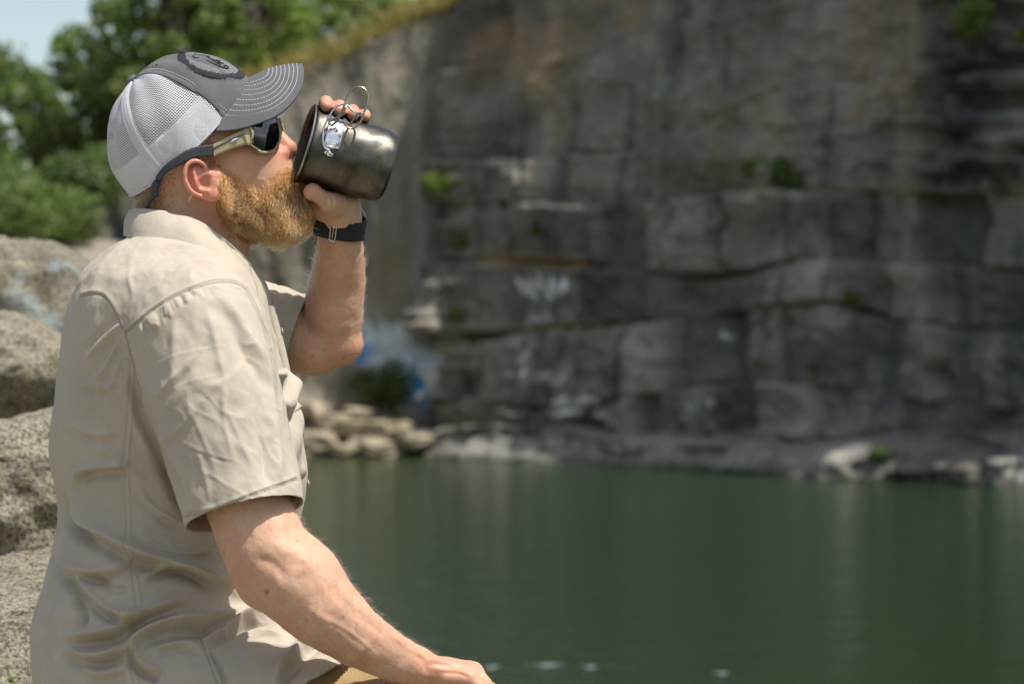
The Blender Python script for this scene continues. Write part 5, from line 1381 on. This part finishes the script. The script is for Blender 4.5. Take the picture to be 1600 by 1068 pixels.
# ---- water
def water():
    t = NT('quarry_water'); co = t.coord((1.0, 1.6, 1.0)); t.base((.0140, .0310, .0110))
    t.set(Roughness=.12, Specular=.5); t.b.inputs['IOR'].default_value = 1.33
    a = t.noise(co, 1.3, 3, .5, .5); b = t.noise(co, 5.5, 3, .5, .3); c = t.noise(co, 22, 2, .5)
    n_ = t.bump(a, .26, .12); n_ = t.bump(b, .40, .040, n_); n_ = t.bump(c, .25, .006, n_)
    t.l(n_, t.b.inputs['Normal']); return t.m
wv = [(-60, -60, 0), (90, -60, 0), (90, 60, 0), (-60, 60, 0)]
wt = mesh_obj('water', wv, [(0, 1, 2, 3)], water(), smooth=False); setp(wt, 'still dark green water filling the quarry', 'water', kind='structure')

# ---- rocks and banks
def rock(loc, size, seed, mat, label, blocky=0, name='boulder', cat='boulder', group='granite boulders on the bank', sub=5, flat=.25, ang=0.0, cuts=9, rough=1.0, post=None):
    bmh = bmesh.new(); bmesh.ops.create_icosphere(bmh, subdivisions=sub, radius=1.0); V = np.array([v.co[:] for v in bmh.verts]); Fc = [tuple(v.index for v in f.verts) for f in bmh.faces]; bmh.free()
    r_ = np.random.default_rng(seed); S = A(size)
    if blocky: V = V / (np.abs(V)**blocky).sum(1)[:, None]**(1 / blocky) * .80
    for _ in range(cuts):      # planed faces
        n_ = unit(r_.normal(size=3)); h = r_.uniform(.62, .88); d = V @ n_ - h; m = d > 0; V[m] -= np.outer(d[m] * .85, n_)
    L = unit(V); V = V + L * (.10 * fbm(V, 1.5, 3, seed) + rough * (.050 * fbm(V, 5, 5, seed + 5) - .07 * np.exp(-(vnoise(V, 2.2, seed + 9) / .04)**2) * (vnoise(V, 1.3, seed + 12) > -.1)))[:, None]
    V = V * S; c, s_ = math.cos(ang), math.sin(ang); V = np.c_[V[:, 0] * c - V[:, 1] * s_, V[:, 0] * s_ + V[:, 1] * c, V[:, 2]]
    o = mesh_obj(name, V, Fc, mat); o.location = tuple(map(float, loc)); setp(o, label, cat, group); return o
rock(X(12, 772, 4.35), (.30, .34, .185), 4, MAT['granite'], 'big speckled granite boulder close behind the man\'s lower back', sub=6, rough=.55)
rock(X(20, 1030, 4.05), (.42, .32, .175), 9, MAT['granite'], 'grey granite boulder in the bottom left corner under the big one', sub=6, rough=.55)
rock(X(35, 532, 6.6), (.36, .40, .29), 15, MAT['granite_painted'], 'rounded pale boulder with blue paint behind the man\'s shoulder', sub=5)
rock(X(-10, 590, 5.5), (.22, .25, .15), 21, MAT['granite'], 'smaller boulder between the painted boulder and the front one', sub=5)
# near bank: seat ledge and the sloping ground on the left
MAT['bank'] = rock_mat('bank_gravel', False, (.13, .115, .085), (.26, .235, .18), 3, 50, .03)
def bank():
    xs = np.linspace(-22, .75, 130); ys = np.r_[np.linspace(-30, -5, 20), np.linspace(-4, 8, 60), np.linspace(8.6, 44, 60)]; Xg, Yg = np.meshgrid(xs, ys, indexing='ij')
    P = np.stack([Xg.ravel(), Yg.ravel(), 0 * Xg.ravel()], 1)
    edge = np.interp(P[:, 1], [-4, 3.9, 4.6, 8, 20, 44], [.55, .55, -.36, -.82, -2.1, -4.7]) + .12 * fbm(P, .8, 3, 3)
    inside = smooth01(edge - P[:, 0], -.05, .45 ); zt = np.interp(P[:, 1], [-4, 5, 8, 20, 38, 44], [.92, .95, 1.2, 1.8, 3.1, 3.6]) + .05 * np.clip(-P[:, 0] - 2, 0, 30) * smooth01(P[:, 1], 8, 25)
    up_ = np.interp(P[:, 1], [2.5, 4, 5, 6.6, 8, 20, 38, 44], [.92, 1.34, 1.52, 1.78, 1.82, 1.95, 3.1, 3.6]); zt = zt + np.maximum(0, up_ - zt) * smooth01(-P[:, 0], .60, .95)
    z = -1.2 + (zt + 1.2 + .10 * fbm(P, .9, 4, 6)) * inside; V = np.c_[P[:, 0], P[:, 1], z]
    return mesh_obj('bank', V, grid_faces(len(xs), len(ys)), MAT['bank'])
setp(bank(), 'pale gravelly bank at the near side of the water', 'ground', kind='structure')
rock((X(330, 0, 3.3)[0], 3.3, 1.08), (.62, .52, .30), 33, MAT['granite'], 'granite block the man sits on', name='seat_rock', cat='boulder', sub=5, cuts=12)
# sunlit blocks along the far shore
MAT['pale_rock'] = rock_mat('pale_shore_rock', False, (.15, .13, .09), (.36, .315, .215), 2.5, 12, .04)
for i, (px_, py_, y_, sx, sz, lb) in enumerate([(497, 690, 42.6, .42, .22, 'flat pale block at the water edge right of the belly'), (520, 660, 43.2, .38, .20, 'pale block above the leftmost one on the far shore'), (548, 668, 42.9, .26, .18, 'square tan block in the middle of the far shore'),
        (588, 698, 42.3, .24, .16, 'bright block at the water below the square tan one'), (590, 668, 42.8, .27, .18, 'bright upright block near the bush on the far shore'), (625, 672, 43.2, .22, .22, 'mossy block closest to the cliff foot'),
        (487, 640, 43.6, .30, .20, 'grey block at the back of the far shore, by the shirt pocket'), (560, 645, 43.7, .45, .14, 'long flat slab at the back of the far shore'), (540, 702, 42.4, .22, .12, 'low brown block half in the water on the far shore'), (655, 690, 42.6, .35, .16, 'light grey slab where the shore meets the cliff')]):
    rock(X(px_, py_, y_), (sx, .35, sz), 50 + i, MAT['pale_rock'], lb, 6, name='shore_block', cat='rock', group='blocks on the far shore', sub=5, cuts=3, ang=i * .7, rough=1.0)
def shore():
    xs = np.linspace(-6.5, -1.3, 60); ys = np.linspace(41.6, 45.2, 30); Xg, Yg = np.meshgrid(xs, ys, indexing='ij'); P = np.stack([Xg.ravel(), Yg.ravel(), 0 * Xg.ravel()], 1)
    z = -.5 + 1.25 * smooth01(P[:, 1], 41.9, 44.2) * (1 - .8 * smooth01(P[:, 0], -2.2, -1.4)) + .15 * fbm(P, 1.2, 3, 8); return mesh_obj('shore', np.c_[P[:, 0], P[:, 1], z], grid_faces(60, 30), MAT['bank'])
setp(shore(), 'strip of rubble shore at the far end of the water', 'ground', kind='structure')
# a young leaf sprouting in the bottom left corner
lf = MB(); c0 = X(2, 1075, 3.75)
for a_, l_, hgt in ((.1, .030, .020), (2.4, .026, .014), (1.2, .022, .026)):
    base_ = c0 + A([0, 0, 0]); tp2 = c0 + A([math.cos(a_) * l_, math.sin(a_) * l_ * .4, hgt]); mid_ = (base_ + tp2) / 2 + A([0, 0, .006]); w_ = A([-math.sin(a_) * .2, .3, .9]) * .004
    lf.add([base_, mid_ - w_, tp2, mid_ + w_], [(0, 1, 2, 3)])
o = lf.build('seedling', MAT['leaf_light']); solidify(o, .0004); setp(o, 'tiny bright green seedling in the bottom left corner', 'plant')
# flat pale patches on the near water, coloured to stand for bright glints
MAT['glint'] = simple('pale_glint', (.16, .20, .19), .5)
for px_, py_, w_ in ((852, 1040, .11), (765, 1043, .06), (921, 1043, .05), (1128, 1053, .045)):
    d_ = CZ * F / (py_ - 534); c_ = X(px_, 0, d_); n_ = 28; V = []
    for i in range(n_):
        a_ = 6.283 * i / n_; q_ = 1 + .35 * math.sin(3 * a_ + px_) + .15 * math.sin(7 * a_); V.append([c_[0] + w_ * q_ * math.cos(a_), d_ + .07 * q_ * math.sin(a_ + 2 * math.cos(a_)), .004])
    V.append([c_[0], d_, .010]); o = mesh_obj('glint_patch', V, [(i, (i + 1) % n_, n_) for i in range(n_)], MAT['glint'])
    setp(o, {852: 'widest pale painted glint on the water right of the resting hand', 765: 'painted glint closest to the resting hand', 921: 'small painted glint just right of the widest one', 1128: 'painted glint farthest to the right on the near water'}[px_], 'glint', 'painted glints on the water')
